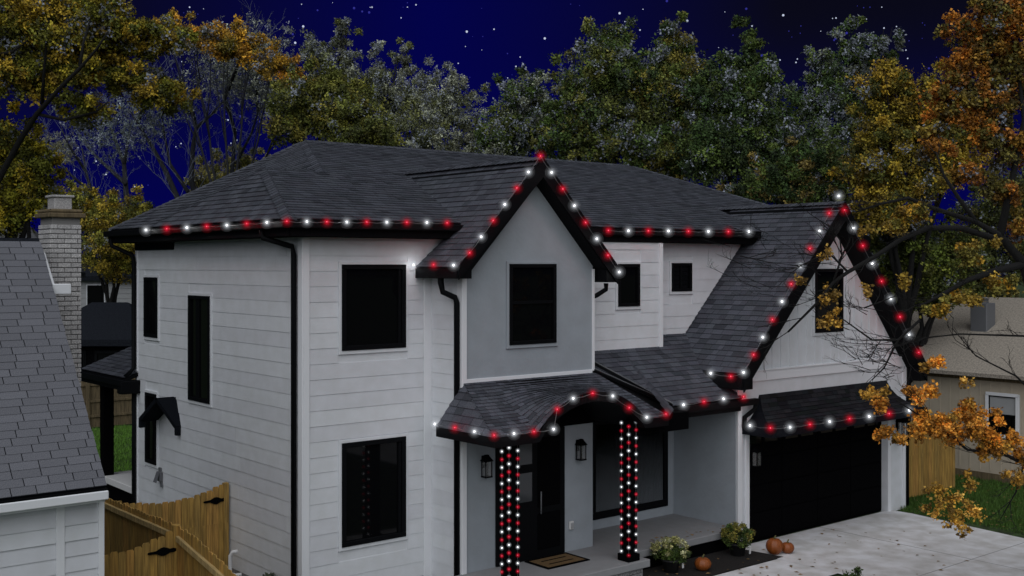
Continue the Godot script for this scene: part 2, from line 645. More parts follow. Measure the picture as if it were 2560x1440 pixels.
func wobble(a: Vector3, b: Vector3, n: int, amount: float, rng: RandomNumberGenerator) -> Array:
	var out := []
	for k in n + 1:
		var f := float(k) / n
		var p := a.lerp(b, f)
		if k > 0 and k < n:
			p += Vector3(rng.randf_range(-1, 1), rng.randf_range(-0.5, 0.5), rng.randf_range(-1, 1)) * amount
		out.append(p)
	return out

# trunk from the ground with limbs that reach into the clumps
func trunk(parent: Node3D, foot: Vector3, clumps: Array, r: float, seed_: int, bark := "bark", fork := 0.45) -> void:
	var rng := RandomNumberGenerator.new()
	rng.seed = seed_
	var mid := Vector3.ZERO
	for c in clumps:
		mid += c[0]
	mid /= clumps.size()
	var b := Build.new(true)
	var head := foot.lerp(mid, fork)
	head.y = foot.y + (mid.y - foot.y) * fork
	b.tube(wobble(foot - parent.position - Vector3.UP * 0.1, head - parent.position, 4, r * 0.5, rng), r, r * 0.7, 8)
	obj("trunk", b.done(), M[bark], parent)
	for c in clumps:
		var l := Build.new(true)
		var goal: Vector3 = c[0] + Vector3.UP * c[1].y * 0.4
		l.tube(wobble(head - parent.position, goal - parent.position, 5, r * 0.9, rng), r * 0.6, r * 0.1, 6)
		for k in 3:
			var from: Vector3 = head.lerp(goal, rng.randf_range(0.45, 0.8))
			var to: Vector3 = c[0] + Vector3(rng.randf_range(-1, 1), rng.randf_range(-0.4, 1), rng.randf_range(-1, 1)) * c[1] * 0.9
			l.tube(wobble(from - parent.position, to - parent.position, 3, r * 0.5, rng), r * 0.25, r * 0.05, 5)
		obj("limb", l.done(), M[bark], parent)

func tree(label: String, foot: Vector3, clumps: Array, count: int, colors: Array, size: float, seed_: int, pale := 0.0, kind := 0, tight := 0.34, r := 0.18, bark := "bark", called := "broadleaf_tree") -> Node3D:
	var t := thing(called, label, "tree", foot)
	trunk(t, foot, clumps, r, seed_, bark)
	crown(t, clumps, count, colors, size, seed_ + 9, pale, kind, tight)
	return t

func ground_under(p: Vector3) -> Vector3:
	return Vector3(p.x, 0.0, p.z)

# ---------------------------------------------------------------- the scene
func _ready() -> void:
	# camera
	var cam := Camera3D.new()
	cam.name = "camera"
	cam.projection = Camera3D.PROJECTION_FRUSTUM
	cam.near = 0.1
	cam.far = 900.0
	cam.size = 1440.0 / FOCUS * 0.1
	cam.frustum_offset = Vector2(0, -(720.0 - HORIZON) / FOCUS * 0.1)
	cam.transform = Transform3D(Basis(RIGHT, Vector3.UP, -AHEAD).orthonormalized(), EYE)
	cam.current = true
	add_child(cam)
	# night sky: deep blue that darkens upwards and to the right
	var sky_im := Image.create(512, 256, false, Image.FORMAT_RGBF)
	var blue_at := atan2(AHEAD.x, -AHEAD.z)
	for y in 256:
		var elev := (0.5 - (y + 0.5) / 256.0) * PI
		for x in 512:
			var az := (x + 0.5) / 512.0 * TAU      # 0 looks along -z
			var off := wrapf(az - blue_at + 0.02, -PI, PI)
			var side := clampf(absf(off + 0.05) / 0.30, 0.0, 1.0)
			var k := 1.0 - smoothstep(0.02, 0.22, elev) * (0.08 + 0.88 * side)
			k *= 1.0 - 0.8 * smoothstep(0.22, 0.9, elev)
			var c := Color(0.0030, 0.0030, 0.0062).lerp(Color(0.0008, 0.0009, 0.070), clampf(k, 0.0, 1.0))
			if elev < 0.0:
				c = Color(0.004, 0.004, 0.008)
			sky_im.set_pixel(x, y, c)
	var pano := PanoramaSkyMaterial.new()
	pano.panorama = ImageTexture.create_from_image(sky_im)
	pano.energy_multiplier = 1.0
	var sky := Sky.new()
	sky.sky_material = pano
	var env := Environment.new()
	env.background_mode = Environment.BG_SKY
	env.sky = sky
	env.tonemap_mode = Environment.TONE_MAPPER_LINEAR
	env.tonemap_exposure = 1.0
	env.sdfgi_enabled = true
	env.ssao_enabled = true
	env.ssil_enabled = true
	var we := WorldEnvironment.new()
	we.name = "world"
	we.environment = env
	add_child(we)
	# broad soft light from high over the street
	var sun := DirectionalLight3D.new()
	sun.name = "soft_light"
	sun.light_energy = 0.73
	sun.light_color = Color(0.975, 0.985, 1.0)
	sun.light_angular_distance = 90.0
	sun.shadow_enabled = true
	sun.sky_mode = DirectionalLight3D.SKY_MODE_LIGHT_ONLY
	var from := Vector3(-0.36, 0.62, 0.42).normalized()
	sun.transform = Transform3D(Basis.looking_at(-from, Vector3.UP), Vector3(0, 40, 20))
	add_child(sun)

	R.seed = 11
	make_materials()
	make_leaves()
	setting()
	house()
	neighbours()
	fences()
	small_things()
	bulbs()
	trees()
	stars()

func sheet(called: String, pts: Array, y: float, m: String) -> void:
	var b := Build.new()
	var flat := PackedVector2Array()
	for p in pts:
		flat.append(p)
	var idx := Geometry2D.triangulate_polygon(flat)
	for k in range(0, idx.size(), 3):
		var a := Vector3(flat[idx[k]].x, y, flat[idx[k]].y)
		var c := Vector3(flat[idx[k + 1]].x, y, flat[idx[k + 1]].y)
		var d := Vector3(flat[idx[k + 2]].x, y, flat[idx[k + 2]].y)
		if (c - a).cross(d - a).y < 0:
			b.tri(a, d, c)
		else:
			b.tri(a, c, d)
	struct(called, b.done(), M[m])

func grass(called: String, x0: float, x1: float, z0: float, z1: float, count: int, seed_: int, label: String) -> void:
	var rng := RandomNumberGenerator.new()
	rng.seed = seed_
	var b := Build.new()
	for k in 9:
		var p := Vector3(rng.randf_range(-0.12, 0.12), 0, rng.randf_range(-0.12, 0.12))
		var lean := Vector3(rng.randf_range(-0.05, 0.05), rng.randf_range(0.05, 0.11), rng.randf_range(-0.05, 0.05))
		var s := Vector3(rng.randf_range(-1, 1), 0, rng.randf_range(-1, 1)).normalized() * 0.009
		b.tri(p - s, p + s, p + lean)
	var mm := MultiMesh.new()
	mm.transform_format = MultiMesh.TRANSFORM_3D
	mm.use_colors = true
	mm.mesh = b.done()
	mm.instance_count = count
	for k in count:
		var t := Transform3D(Basis(Vector3.UP, rng.randf() * TAU).scaled(Vector3.ONE * rng.randf_range(0.7, 1.3)), Vector3(rng.randf_range(x0, x1), 0.0, rng.randf_range(z0, z1)))
		mm.set_instance_transform(k, t)
		var g := rng.randf_range(0.6, 1.25)
		mm.set_instance_color(k, Color(0.055, 0.125, 0.012) * (g if x0 > 10.0 else g * 1.9))
	var o := MultiMeshInstance3D.new()
	o.name = numbered(called)
	o.multimesh = mm
	o.material_override = M["leaf"]
	add_child(o)
	o.set_meta("kind", "stuff")
	tag(o, label, "grass")

func setting() -> void:
	var b := Build.new()
	b.quad(Vector3(-400, -0.004, 400), Vector3(400, -0.004, 400), Vector3(400, -0.004, -400), Vector3(-400, -0.004, -400))
	struct("ground", b.done(), M["soil_lawn"])
	grass("grass", 15.3, 22.0, -2.0, 9.0, 14000, 5, "short green grass of the lawn right of the driveway")
	grass("grass", -1.0, 9.0, -24.3, -11.0, 9000, 6, "green grass of the back yard seen past the patio post")
	sheet("driveway", [Vector2(9.2, 1.75), Vector2(15.05, 1.75), Vector2(15.1, 2.3), Vector2(14.3, 9), Vector2(13.5, 16), Vector2(9.3, 16)], 0.03, "concrete")
	sheet("walkway", [Vector2(2.2, 2.9), Vector2(9.33, 2.9), Vector2(9.29, 4.3), Vector2(2.2, 4.3)], 0.026, "concrete")
	sheet("planting_bed", [Vector2(5.9, 1.7), Vector2(9.22, 1.7), Vector2(9.42, 2.88), Vector2(5.9, 2.88)], 0.034, "mulch")
	joints()
	fallen("fallen_leaves", "dry brown leaves scattered over the driveway, walkway and porch edge", [[9.4, 12.5, 2.0, 5.5, 0.035, 40], [12.5, 15.0, 2.0, 7.0, 0.035, 8], [3.0, 9.3, 2.9, 4.3, 0.031, 60], [5.9, 9.2, 1.3, 1.85, 0.453, 30], [6.0, 9.2, 1.9, 2.85, 0.038, 25], [15.2, 20.0, -1.0, 8.0, 0.05, 500]], 88)
	sheet("gravel_strip", [Vector2(-1.6, -9), Vector2(0.05, -9), Vector2(0.05, 0.4), Vector2(2.6, 0.4), Vector2(2.6, 1.0), Vector2(-1.6, 1.0)], 0.02, "gravel")

func fallen(called: String, label: String, spots: Array, seed_: int) -> void:
	var rng := RandomNumberGenerator.new()
	rng.seed = seed_
	var b := Build.new()
	b.tri(Vector3(-0.035, 0, 0), Vector3(0.0, 0.006, 0.022), Vector3(0.04, 0.004, 0))
	b.tri(Vector3(-0.035, 0, 0), Vector3(0.04, 0.004, 0), Vector3(0.004, 0.010, -0.026))
	var total := 0
	for q in spots:
		total += q[5]
	var mm := MultiMesh.new()
	mm.transform_format = MultiMesh.TRANSFORM_3D
	mm.use_colors = true
	mm.mesh = b.done()
	mm.instance_count = total
	var n := 0
	for q in spots:
		for k in int(q[5]):
			var p := Vector3(rng.randf_range(q[0], q[1]), q[4], rng.randf_range(q[2], q[3]))
			mm.set_instance_transform(n, Transform3D(Basis(Vector3.UP, rng.randf() * TAU).scaled(Vector3.ONE * rng.randf_range(0.7, 1.5)), p))
			var t := rng.randf_range(0.5, 1.2)
			mm.set_instance_color(n, Color(0.26 * t, 0.16 * t, 0.06 * t))
			n += 1
	var o := MultiMeshInstance3D.new()
	o.name = called
	o.multimesh = mm
	o.material_override = M["leaf"]
	add_child(o)
	o.set_meta("kind", "stuff")
	tag(o, label, "leaves")

func joints() -> void:
	for q in [[Vector3(9.3, 0.031, 5.4), Vector3(14.9, 0.033, 5.416)], [Vector3(12.2, 0.031, 1.76), Vector3(12.212, 0.033, 16.0)], [Vector3(9.31, 0.031, 8.6), Vector3(14.3, 0.033, 8.616)]]:
		var b := Build.new()
		b.box(q[0], q[1])
		struct("pavement_joint", b.done(), M["stone"])

func frame_front(z: float) -> Transform3D:
	return Transform3D(Basis(Vector3.RIGHT, Vector3.UP, Vector3.BACK), Vector3(0, 0, z))

func frame_left(x: float) -> Transform3D:      # along runs towards the street (+z), out points to -x
	return Transform3D(Basis(Vector3.BACK, Vector3.UP, Vector3.LEFT), Vector3(x, 0, 0))

func house() -> void:
	var h := thing("house", "white two-storey house with black roofs, black windows and an arched porch", "house")
	var T := Vector3(0.100, 0.107, 0.126)      # one shingle tone for every roof; awning and side hood are darker
	var ff := frame_front(0.0)
	var fl := frame_left(0.0)
	# ---- front and left walls of the main block
	var b := Build.new()
	b.box(Vector3(0, 0, -7.5), Vector3(16.0, 6.46, -0.0))
	var wall := obj("wall", b.done(), M["white_siding"], h)
	var front_holes := [[0.745 - 0.055, 2.085 + 0.055, 4.48 - 0.066, 5.99 + 0.055], [0.745 - 0.055, 2.085 + 0.055, 1.04 - 0.066, 2.86 + 0.055]]
	siding(wall, ff, 0.11, 2.50, 0.25, 6.44, front_holes)
	var w1 := [-6.93, -6.32, 4.38, 5.72]
	var w2 := [-4.95, -4.02, 3.05, 5.32]
	var w3 := [-6.90, -6.38, 1.65, 3.23]
	# exact left wall openings from the photograph
	var p0 := on_x(365, 693, 0.0)
	var p1 := on_x(398, 845, 0.0)
	w1 = [p0.z, p1.z, p1.y, p0.y]
	p0 = on_x(476, 738, 0.0)
	p1 = on_x(529, 1010, 0.0)
	w2 = [p0.z, p1.z, p1.y, p0.y]
	p0 = on_x(368, 980, 0.0)
	p1 = on_x(395, 1163, 0.0)
	w3 = [p0.z, p1.z, p1.y, p0.y]
	var lh := []
	for q in [w1, w2, w3]:
		lh.append([q[0] - 0.055, q[1] + 0.055, q[2] - 0.066, q[3] + 0.055])
	siding(wall, fl, -7.39, -0.11, 0.25, 6.44, lh)
	boxed("corner_board", Vector3(-0.036, 0.2, -0.11), Vector3(-0.0005, 6.45, 0.036), M["white_trim"], h, 0.004)
	boxed("corner_board", Vector3(0.0005, 0.2, 0.0005), Vector3(0.11, 6.45, 0.036), M["white_trim"], h, 0.004)
	boxed("corner_board", Vector3(-0.036, 0.2, -7.5), Vector3(-0.0005, 6.45, -7.39), M["white_trim"], h, 0.004)
	boxed("corner_board", Vector3(2.50, 0.2, 0.0005), Vector3(2.684, 6.0, 0.034), M["white_trim"], h, 0.004)
	boxed("foundation", Vector3(-0.012, -0.1, -7.4), Vector3(2.6, 0.24, 0.012), M["stone"], h)
	boxed("frieze_board", Vector3(-0.05, 6.30, -7.5), Vector3(-0.001, 6.45, -5.42), M["black"], h)
	window(wall, fl, w1[0], w1[1], w1[2], w1[3])
	window(wall, fl, w2[0], w2[1], w2[2], w2[3], [[(w2[0] + w2[1]) * 0.5 - 0.16, (w2[0] + w2[1]) * 0.5 - 0.02, w2[2], w2[3]]])
	window(wall, fl, w3[0], w3[1], w3[2], w3[3])
	window(wall, ff, 0.745, 2.085, 4.48, 5.99, [[1.93, 1.99, 4.5, 5.95]], 0.085)
	window(wall, ff, 0.745, 2.085, 1.04, 2.86, [[1.93, 1.99, 1.1, 2.8]], 0.085)
	# ---- stucco projection with its gable
	var zs := 1.0
	b = Build.new()
	var g0 := 2.685
	var g1 := 5.855
	var gx := 4.27
	var gy := 7.97
	var gs := 1.04
	var wy0 := gy - 0.36 - gs * (gx - g0)
	var apex := gy - 0.36
	b.prism([Vector3(g0, 0, zs), Vector3(g1, 0, zs), Vector3(g1, gy - 0.36 - gs * (g1 - gx), zs), Vector3(gx, apex, zs), Vector3(g0, wy0, zs)], Vector3(0, 0, -1.6))
	var stucco := obj("stucco_wall", b.done(), M["stucco"], h)
	var side := Build.new()
	side.box(Vector3(g0 - 0.03, 0.2, 0.036), Vector3(g0 - 0.001, 5.85, zs - 0.03))
	var flank := obj("wall", side.done(), M["white_siding"], h)
	siding(flank, frame_left(g0 - 0.03), 0.12, 0.86, 0.25, 5.84, [])
	boxed("corner_board", Vector3(g0 - 0.06, 0.2, 0.87), Vector3(g0 - 0.0005, 5.86, zs + 0.03), M["white_trim"], h, 0.004)
	boxed("corner_board", Vector3(g0 + 0.0005, 0.2, zs + 0.0005), Vector3(g0 + 0.05, 5.86, zs + 0.028), M["white_trim"], h, 0.004)
	boxed("corner_board", Vector3(g1 - 0.03, 3.9, zs + 0.0005), Vector3(g1 + 0.03, 5.9, zs + 0.028), M["white_trim"], h, 0.004)
	boxed("skirt_board", Vector3(g0 + 0.05, 3.86, zs + 0.0005), Vector3(g1 - 0.03, 3.93, zs + 0.024), M["white_trim"], h, 0.004)
	window(stucco, frame_front(zs), 3.71, 4.86, 4.50, 6.0, [[3.78, 4.79, 5.25, 5.31]], 0.07)
	# ---- upper right walls
	boxed("wall", Vector3(g1 + 0.001, 3.9, 0.001), Vector3(8.52, 6.455, 0.35), M["white_siding"], h)
	var ra := h.get_child(h.get_child_count() - 1)
	siding(ra, frame_front(0.35), g1 + 0.05, 8.42, 4.16, 6.44, [[7.16 - 0.055, 7.80 + 0.055, 5.11 - 0.066, 6.0 + 0.055]])
	boxed("corner_board", Vector3(8.42, 4.1, 0.3505), Vector3(8.525, 6.45, 0.385), M["white_trim"], h, 0.004)
	window(ra, frame_front(0.35), 7.16, 7.80, 5.11, 6.0)
	siding(wall, ff, 8.56, 11.9, 4.30, 6.44, [[9.17 - 0.055, 9.83 + 0.055, 5.39 - 0.066, 6.02 + 0.055]])
	window(wall, ff, 9.17, 9.83, 5.39, 6.02, [[9.46, 9.51, 5.4, 6.0]], 0.06)
	# ---- garage block
	var zg := 1.82
	var x0 := 9.275
	var x1 := 15.60
	var rx := 12.50
	var ry := 7.39
	var sl := 1.03
	var sr := 1.14
	b = Build.new()
	var ya := ry - 0.40
	b.prism([Vector3(x0, 0, zg), Vector3(x0 + 0.325, 0, zg), Vector3(x0 + 0.325, 2.42, zg), Vector3(14.85, 2.42, zg), Vector3(14.85, 0, zg), Vector3(x1, 0, zg), Vector3(x1, ya - sr * (x1 - rx), zg), Vector3(rx, ya, zg), Vector3(x0, ya - sl * (rx - x0), zg)], Vector3(0, 0, -0.001))
	b = Build.new()
	# front wall round the door opening, in three pieces, then the body behind it
	b.prism([Vector3(x0, 2.42, zg), Vector3(x1, 2.42, zg), Vector3(x1, ya - sr * (x1 - rx), zg), Vector3(rx, ya, zg), Vector3(x0, ya - sl * (rx - x0), zg)], Vector3(0, 0, -0.3))
	b.box(Vector3(x0, 0, zg - 0.3), Vector3(9.62, 2.42, zg))
	b.box(Vector3(14.83, 0, zg - 0.3), Vector3(x1, 2.42, zg))
	b.box(Vector3(x0 + 0.002, 0, 0.0), Vector3(9.6, ya - sl * (rx - x0) - 0.02, zg - 0.3))
	b.box(Vector3(9.6, 0, 0.0), Vector3(x1, 3.4, zg - 0.3))
	var gw := obj("garage_wall", b.done(), M["white_siding"], h)
	# the side towards the porch has the same stucco as the entrance
	boxed("porch_side_panel", Vector3(x0 - 0.02, 0.45, 0.02), Vector3(x0 + 0.0015, 3.4, zg - 0.06), M["stucco"], h)
	# battens of the gable
	var bx := x0 + 0.22
	while bx < x1 - 0.1:
		var top := ya - (sl * (rx - bx) if bx < rx else sr * (bx - rx)) - 0.05
		var low := 3.72
		if bx > 11.80 and bx < 13.06:
			boxed("batten", Vector3(bx - 0.02, low, zg), Vector3(bx + 0.02, 4.36, zg + 0.022), M["white_siding"], gw, 0.003)
			low = 5.98
		if top > low + 0.1:
			boxed("batten", Vector3(bx - 0.02, low, zg), Vector3(bx + 0.02, top, zg + 0.022), M["white_siding"], gw, 0.003)
		bx += 0.305
	b = Build.new()
	b.box(Vector3(x0, 3.50, zg + 0.0005), Vector3(x1, 3.71, zg + 0.034), 0.005)
	b.box(Vector3(x0, 3.71, zg + 0.0005), Vector3(x1, 3.745, zg + 0.055), 0.004)
	b.box(Vector3(x0 - 0.03, 0.0, zg + 0.0005), Vector3(x0 + 0.10, 3.5, zg + 0.032), 0.004)
	b.box(Vector3(x1 - 0.13, 0.0, zg + 0.0005), Vector3(x1 + 0.03, 3.5, zg + 0.032), 0.004)
	b.box(Vector3(9.50, 0.0, zg + 0.0005), Vector3(9.618, 2.42, zg + 0.03), 0.004)
	b.box(Vector3(14.832, 0.0, zg + 0.0005), Vector3(14.95, 2.42, zg + 0.03), 0.004)
	obj("garage_trim", b.done(), M["white_trim"], h)
	window(gw, frame_front(zg), 11.90, 12.96, 4.45, 5.89, [], 0.07)
	# garage door: four rows of four panels, glass lights along the top row
	var door := boxed("garage_door", Vector3(9.60, 0.02, zg - 0.22), Vector3(14.85, 2.42, zg - 0.16), M["black_matte"], h)
	for r in 4:
		for c in 4:
			var lo := Vector3(9.66 + c * 1.295, 0.06 + r * 0.59, zg - 0.16)
			boxed("door_panel", lo, lo + Vector3(1.27, 0.57, 0.014), M["black_matte"], door, 0.012)
			if r == 3:
				for k in 2:
					boxed("pane", lo + Vector3(0.12 + k * 0.56, 0.30, 0.0145), lo + Vector3(0.56 + k * 0.56, 0.46, 0.018), M["glass"], door)
	# ---- awning over the garage door, flared outwards at its foot
	var aw := Build.new()
	var prof := [Vector2(3.20, 0.02), Vector2(3.02, 0.10), Vector2(2.86, 0.22), Vector2(2.72, 0.40), Vector2(2.62, 0.62), Vector2(2.58, 0.82)]
	var ax0 := 9.98
	var ax1 := 14.75
	var tri_rows := []
	for k in prof.size():
		var o: float = prof[k].y
		tri_rows.append([Vector3(ax0 - o * 0.75, prof[k].x, zg), Vector3(ax0 - o * 0.75, prof[k].x, zg + o), Vector3(ax1 + o * 0.6, prof[k].x, zg + o), Vector3(ax1 + o * 0.6, prof[k].x, zg)])
	for k in prof.size() - 1:
		var u: Array = tri_rows[k]
		var l: Array = tri_rows[k + 1]
		for q in 3:
			aw.quad(l[q], l[q + 1], u[q + 1], u[q])
	var foot: Array = tri_rows[prof.size() - 1]
	for q in 3:
		aw.quad(foot[q] - Vector3.UP * 0.16, foot[q + 1] - Vector3.UP * 0.16, foot[q + 1], foot[q])
	aw.quad(foot[0] - Vector3.UP * 0.16, foot[3] - Vector3.UP * 0.16, foot[2] - Vector3.UP * 0.16, foot[1] - Vector3.UP * 0.16)
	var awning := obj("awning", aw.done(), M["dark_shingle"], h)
	var tabs := Build.new()
	tabs.tinted = true
	for k in prof.size() - 1:
		for half in 2:
			var f0 := half * 0.5
			var f1 := f0 + 0.5
			var u: Array = tri_rows[k]
			var l: Array = tri_rows[k + 1]
			var lo0: Vector3 = Vector3(l[1]).lerp(u[1], f0)
			var hi0: Vector3 = Vector3(l[2]).lerp(u[2], f0)
			var lo1: Vector3 = Vector3(l[1]).lerp(u[1], f1)
			var hi1: Vector3 = Vector3(l[2]).lerp(u[2], f1)
			var nn := (hi0 - lo0).cross(lo1 - lo0).normalized()
			var f := 0.0
			while f < 1.0:
				var e := minf(1.0, f + R.randf_range(0.035, 0.075))
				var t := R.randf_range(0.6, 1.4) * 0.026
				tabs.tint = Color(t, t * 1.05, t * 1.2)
				var up := nn * R.randf_range(0.010, 0.02)
				var a := lo0.lerp(hi0, f) + up
				var c := lo0.lerp(hi0, e - 0.002) + up
				tabs.quad(a, c, lo1.lerp(hi1, e - 0.002) + nn * 0.002, lo1.lerp(hi1, f) + nn * 0.002)
				tabs.quad(a - up, c - up, c, a)
				f = e
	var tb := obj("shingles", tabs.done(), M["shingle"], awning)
	tb.set_meta("kind", "stuff")
	# ---- main roof
	var ey := 6.76
	var E1 := Vector3(-0.45, ey, 0.38)
	var E2 := Vector3(-0.45, ey, -7.95)
	var E3 := Vector3(16.3, ey, 0.38)
	var E4 := Vector3(16.3, ey, -7.95)
	var R1 := Vector3(3.24, 8.81, -5.77)
	var R2 := Vector3(13.7, 8.81, -5.77)
	var K := Vector3(0.78, 7.859, -2.9)
	var J := Vector3(2.05, 7.859, -2.9)
	var V := Vector3(-0.45, ey, -5.6)
	slope(h, "roof", [E1, E3, R2, R1, J, K], T, 0.17, 0.10, 1, 0.2)
	slope(h, "roof", [V, E1, K], T, 0.145, 0.10, 2)
	slope(h, "roof", [E2, V, R1], T, 0.145, 0.10, 3)
	slope(h, "roof", [V, J, R1], T, 0.145, 0.05, 4)
	slope(h, "roof", [V, K, J], T, 0.145, 0.05, 5)
	slope(h, "roof", [E4, E2, R1, R2], T, 0.3, 0.10, 6)
	slope(h, "roof", [E3, E4, R2], T, 0.3, 0.10, 7)
	ridge_caps(h, R1, R2, T, 1)
	ridge_caps(h, E1, K, T, 2)
	ridge_caps(h, J, R1, T, 3)
	ridge_caps(h, E2, R1, T, 4)
	ridge_caps(h, E3, R2, T, 5)
	# eaves: fascia, soffit and gutter
	boxed("fascia", Vector3(-0.45, 6.47, 0.36), Vector3(16.3, ey - 0.02, 0.40), M["black"], h)
	boxed("fascia", Vector3(-0.47, 6.47, -7.95), Vector3(-0.43, ey - 0.02, 0.36), M["black"], h)
	boxed("soffit", Vector3(-0.43, 6.462, -7.95), Vector3(16.3, 6.48, 0.36), M["black_matte"], h)
	for q in [[Vector3(-0.56, 0, 0.40), Vector3(11.7, 0, 0.52)], [Vector3(-0.59, 0, -7.95), Vector3(-0.47, 0, 0.40)]]:
		var gb := Build.new()
		var lo: Vector3 = q[0]
		var hi: Vector3 = q[1]
		gb.box(Vector3(lo.x, 6.60, lo.z), Vector3(hi.x, 6.72, hi.z), 0.012)
		obj("gutter", gb.done(), M["black"], h)
	# ---- gable roof over the stucco
	var zr := 1.32
	var gl := 2.32
	var gr := 6.22
	var yl := gy - gs * (gx - gl)
	var yr := gy - gs * (gr - gx)
	slope(h, "gable_roof", [Vector3(gl, yl, 0.02), Vector3(gl, yl, zr), Vector3(gx, gy, zr), Vector3(gx, gy, -3.4), Vector3(gl + 0.72, yl + 0.72 * gs, 0.3)], T, 0.145, 0.24, 8)
	slope(h, "gable_roof", [Vector3(gr, yr, zr), Vector3(gr, yr, 0.02), Vector3(gr - 0.8, yr + 0.8 * gs, 0.3), Vector3(gx, gy, -3.4), Vector3(gx, gy, zr)], T, 0.145, 0.24, 9)
	ridge_caps(h, Vector3(gx, gy, zr), Vector3(gx, gy, -3.3), T, 6)
	var rk := Build.new()
	var dv := 0.34
	rk.prism([Vector3(gl, yl - 0.22, zr), Vector3(gx, gy - dv - 0.02, zr), Vector3(gx, gy + 0.02, zr), Vector3(gl, yl + 0.02, zr)], Vector3(0, 0, 0.03))
	rk.prism([Vector3(gx, gy - dv - 0.02, zr), Vector3(gr, yr - dv, zr), Vector3(gr, yr + 0.02, zr), Vector3(gx, gy + 0.02, zr)], Vector3(0, 0, 0.03))
	rk.box(Vector3(gl - 0.03, yl - 0.20, 0.05), Vector3(gl + 0.30, yl - 0.02, zr - 0.002))
	rk.box(Vector3(gr - 0.30, yr - 0.30, 0.36), Vector3(gr + 0.03, yr - 0.02, zr - 0.002))
	obj("rake_board", rk.done(), M["black"], h)
	# ---- garage roof
	var zq := 2.22
	var ql := 8.95
	var qr := 15.90
	var qyl := ry - sl * (rx - ql)
	var qyr := ry - sr * (qr - rx)
	slope(h, "garage_roof", [Vector3(ql, qyl, 1.02), Vector3(ql, qyl, zq), Vector3(rx, ry, zq), Vector3(rx, ry, -2.0), Vector3(11.75, ry - sl * 0.75, 0.02), Vector3(9.62, ry - sl * 2.88, 0.02)], T, 0.145, 0.24, 10)
	slope(h, "garage_roof", [Vector3(qr, qyr, zq), Vector3(qr, qyr, -2.0), Vector3(rx, ry, -2.0), Vector3(rx, ry, zq)], T, 0.145, 0.24, 11)
	ridge_caps(h, Vector3(rx, ry, zq), Vector3(rx, ry, -1.9), T, 7)
	rk = Build.new()
	dv = 0.38
	rk.prism([Vector3(ql, qyl - dv, zq), Vector3(rx, ry - dv - 0.02, zq), Vector3(rx, ry + 0.02, zq), Vector3(ql, qyl + 0.02, zq)], Vector3(0, 0, 0.03))
	rk.prism([Vector3(rx, ry - dv - 0.02, zq), Vector3(qr, qyr - dv, zq), Vector3(qr, qyr + 0.02, zq), Vector3(rx, ry + 0.02, zq)], Vector3(0, 0, 0.03))
	rk.box(Vector3(ql - 0.03, qyl - 0.33, 1.02), Vector3(ql + 0.31, qyl - 0.02, zq - 0.002))
	rk.box(Vector3(qr - 0.28, qyr - 0.36, -2.0), Vector3(qr + 0.03, qyr - 0.02, zq - 0.002))
	obj("rake_board", rk.done(), M["black"], h)
	# ---- lower roof right of the gable
	var pr := func(x: float, z: float) -> Vector3: return Vector3(x, 4.46 - 0.66 * z, z)
	slope(h, "lower_roof", [pr.call(7.1, 1.92), pr.call(9.30, 1.92), pr.call(9.60, 0.03), pr.call(5.86, 0.03), pr.call(5.86, 0.42)], T, 0.145, 0.14, 12)
	boxed("fascia", Vector3(6.95, 2.92, 1.86), Vector3(9.27, 3.17, 1.90), M["black"], h)
	boxed("gutter", Vector3(6.95, 3.03, 1.902), Vector3(9.72, 3.16, 2.02), M["black"], h, 0.01)
	# ---- porch roof with its eyebrow arch
	porch_roof(h, T)
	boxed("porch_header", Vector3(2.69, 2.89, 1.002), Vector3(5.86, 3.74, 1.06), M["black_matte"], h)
	# ---- entrance: door, glazed leaf
	var df := frame_front(zs)
	b = Build.new()
	b.hull(Vector3(3.40, 0.46, 0.0), Vector3(5.08, 2.88, 0.05), df, 0.01)
	var dr := obj("door", b.done(), M["black"], h)
	for q in [[4.30, 5.02]]:
		for r in [[0.62, 1.30], [1.42, 2.72]]:
			b = Build.new()
			b.hull(Vector3(q[0] + 0.08, r[0], 0.05), Vector3(q[1] - 0.08, r[1], 0.065), df, 0.012)
			obj("door_panel", b.done(), M["black_matte"], dr)
	for r in [[2.26, 2.70], [1.56, 2.10]]:
		b = Build.new()
		b.hull(Vector3(3.62, r[0], 0.05), Vector3(4.24, r[1], 0.058), df)
		obj("pane", b.done(), M["bright_glass"], dr)
	b = Build.new(true)
	b.tube([Vector3(4.42, 1.30, zs + 0.11), Vector3(4.42, 1.72, zs + 0.11)], 0.014, 0.014, 8)
	obj("handle", b.done(), M["grey_metal"], dr)
	# recessed glass door of the porch
	window(wall, ff, 6.75, 9.0, 0.72, 2.72, [[7.8, 7.88, 0.75, 2.7]], 0.09, "glass", "patio_window")
	boxed("wall", Vector3(g1 + 0.002, 0.44, 0.0015), Vector3(x0 - 0.022, 3.3, 0.012), M["stucco"], h)
	# porch floor, entrance slab with its stone face
	b = Build.new()
	b.box(Vector3(g1 - 0.2, 0.31, 0.0), Vector3(x0 - 0.004, 0.45, 1.86), 0.012)
	obj("porch_floor", b.done(), M["porch_floor"], h)
	boxed("porch_floor", Vector3(2.35, 0.311, zs + 0.001), Vector3(6.0, 0.452, 2.42), M["porch_floor"], h, 0.012)
	boxed("foundation", Vector3(g1 - 0.2, 0.0, 0.0), Vector3(x0 - 0.01, 0.309, 1.76), M["black_matte"], h)
	var base := boxed("foundation", Vector3(2.45, 0.0, zs), Vector3(5.90, 0.309, 2.30), M["mortar"], h)
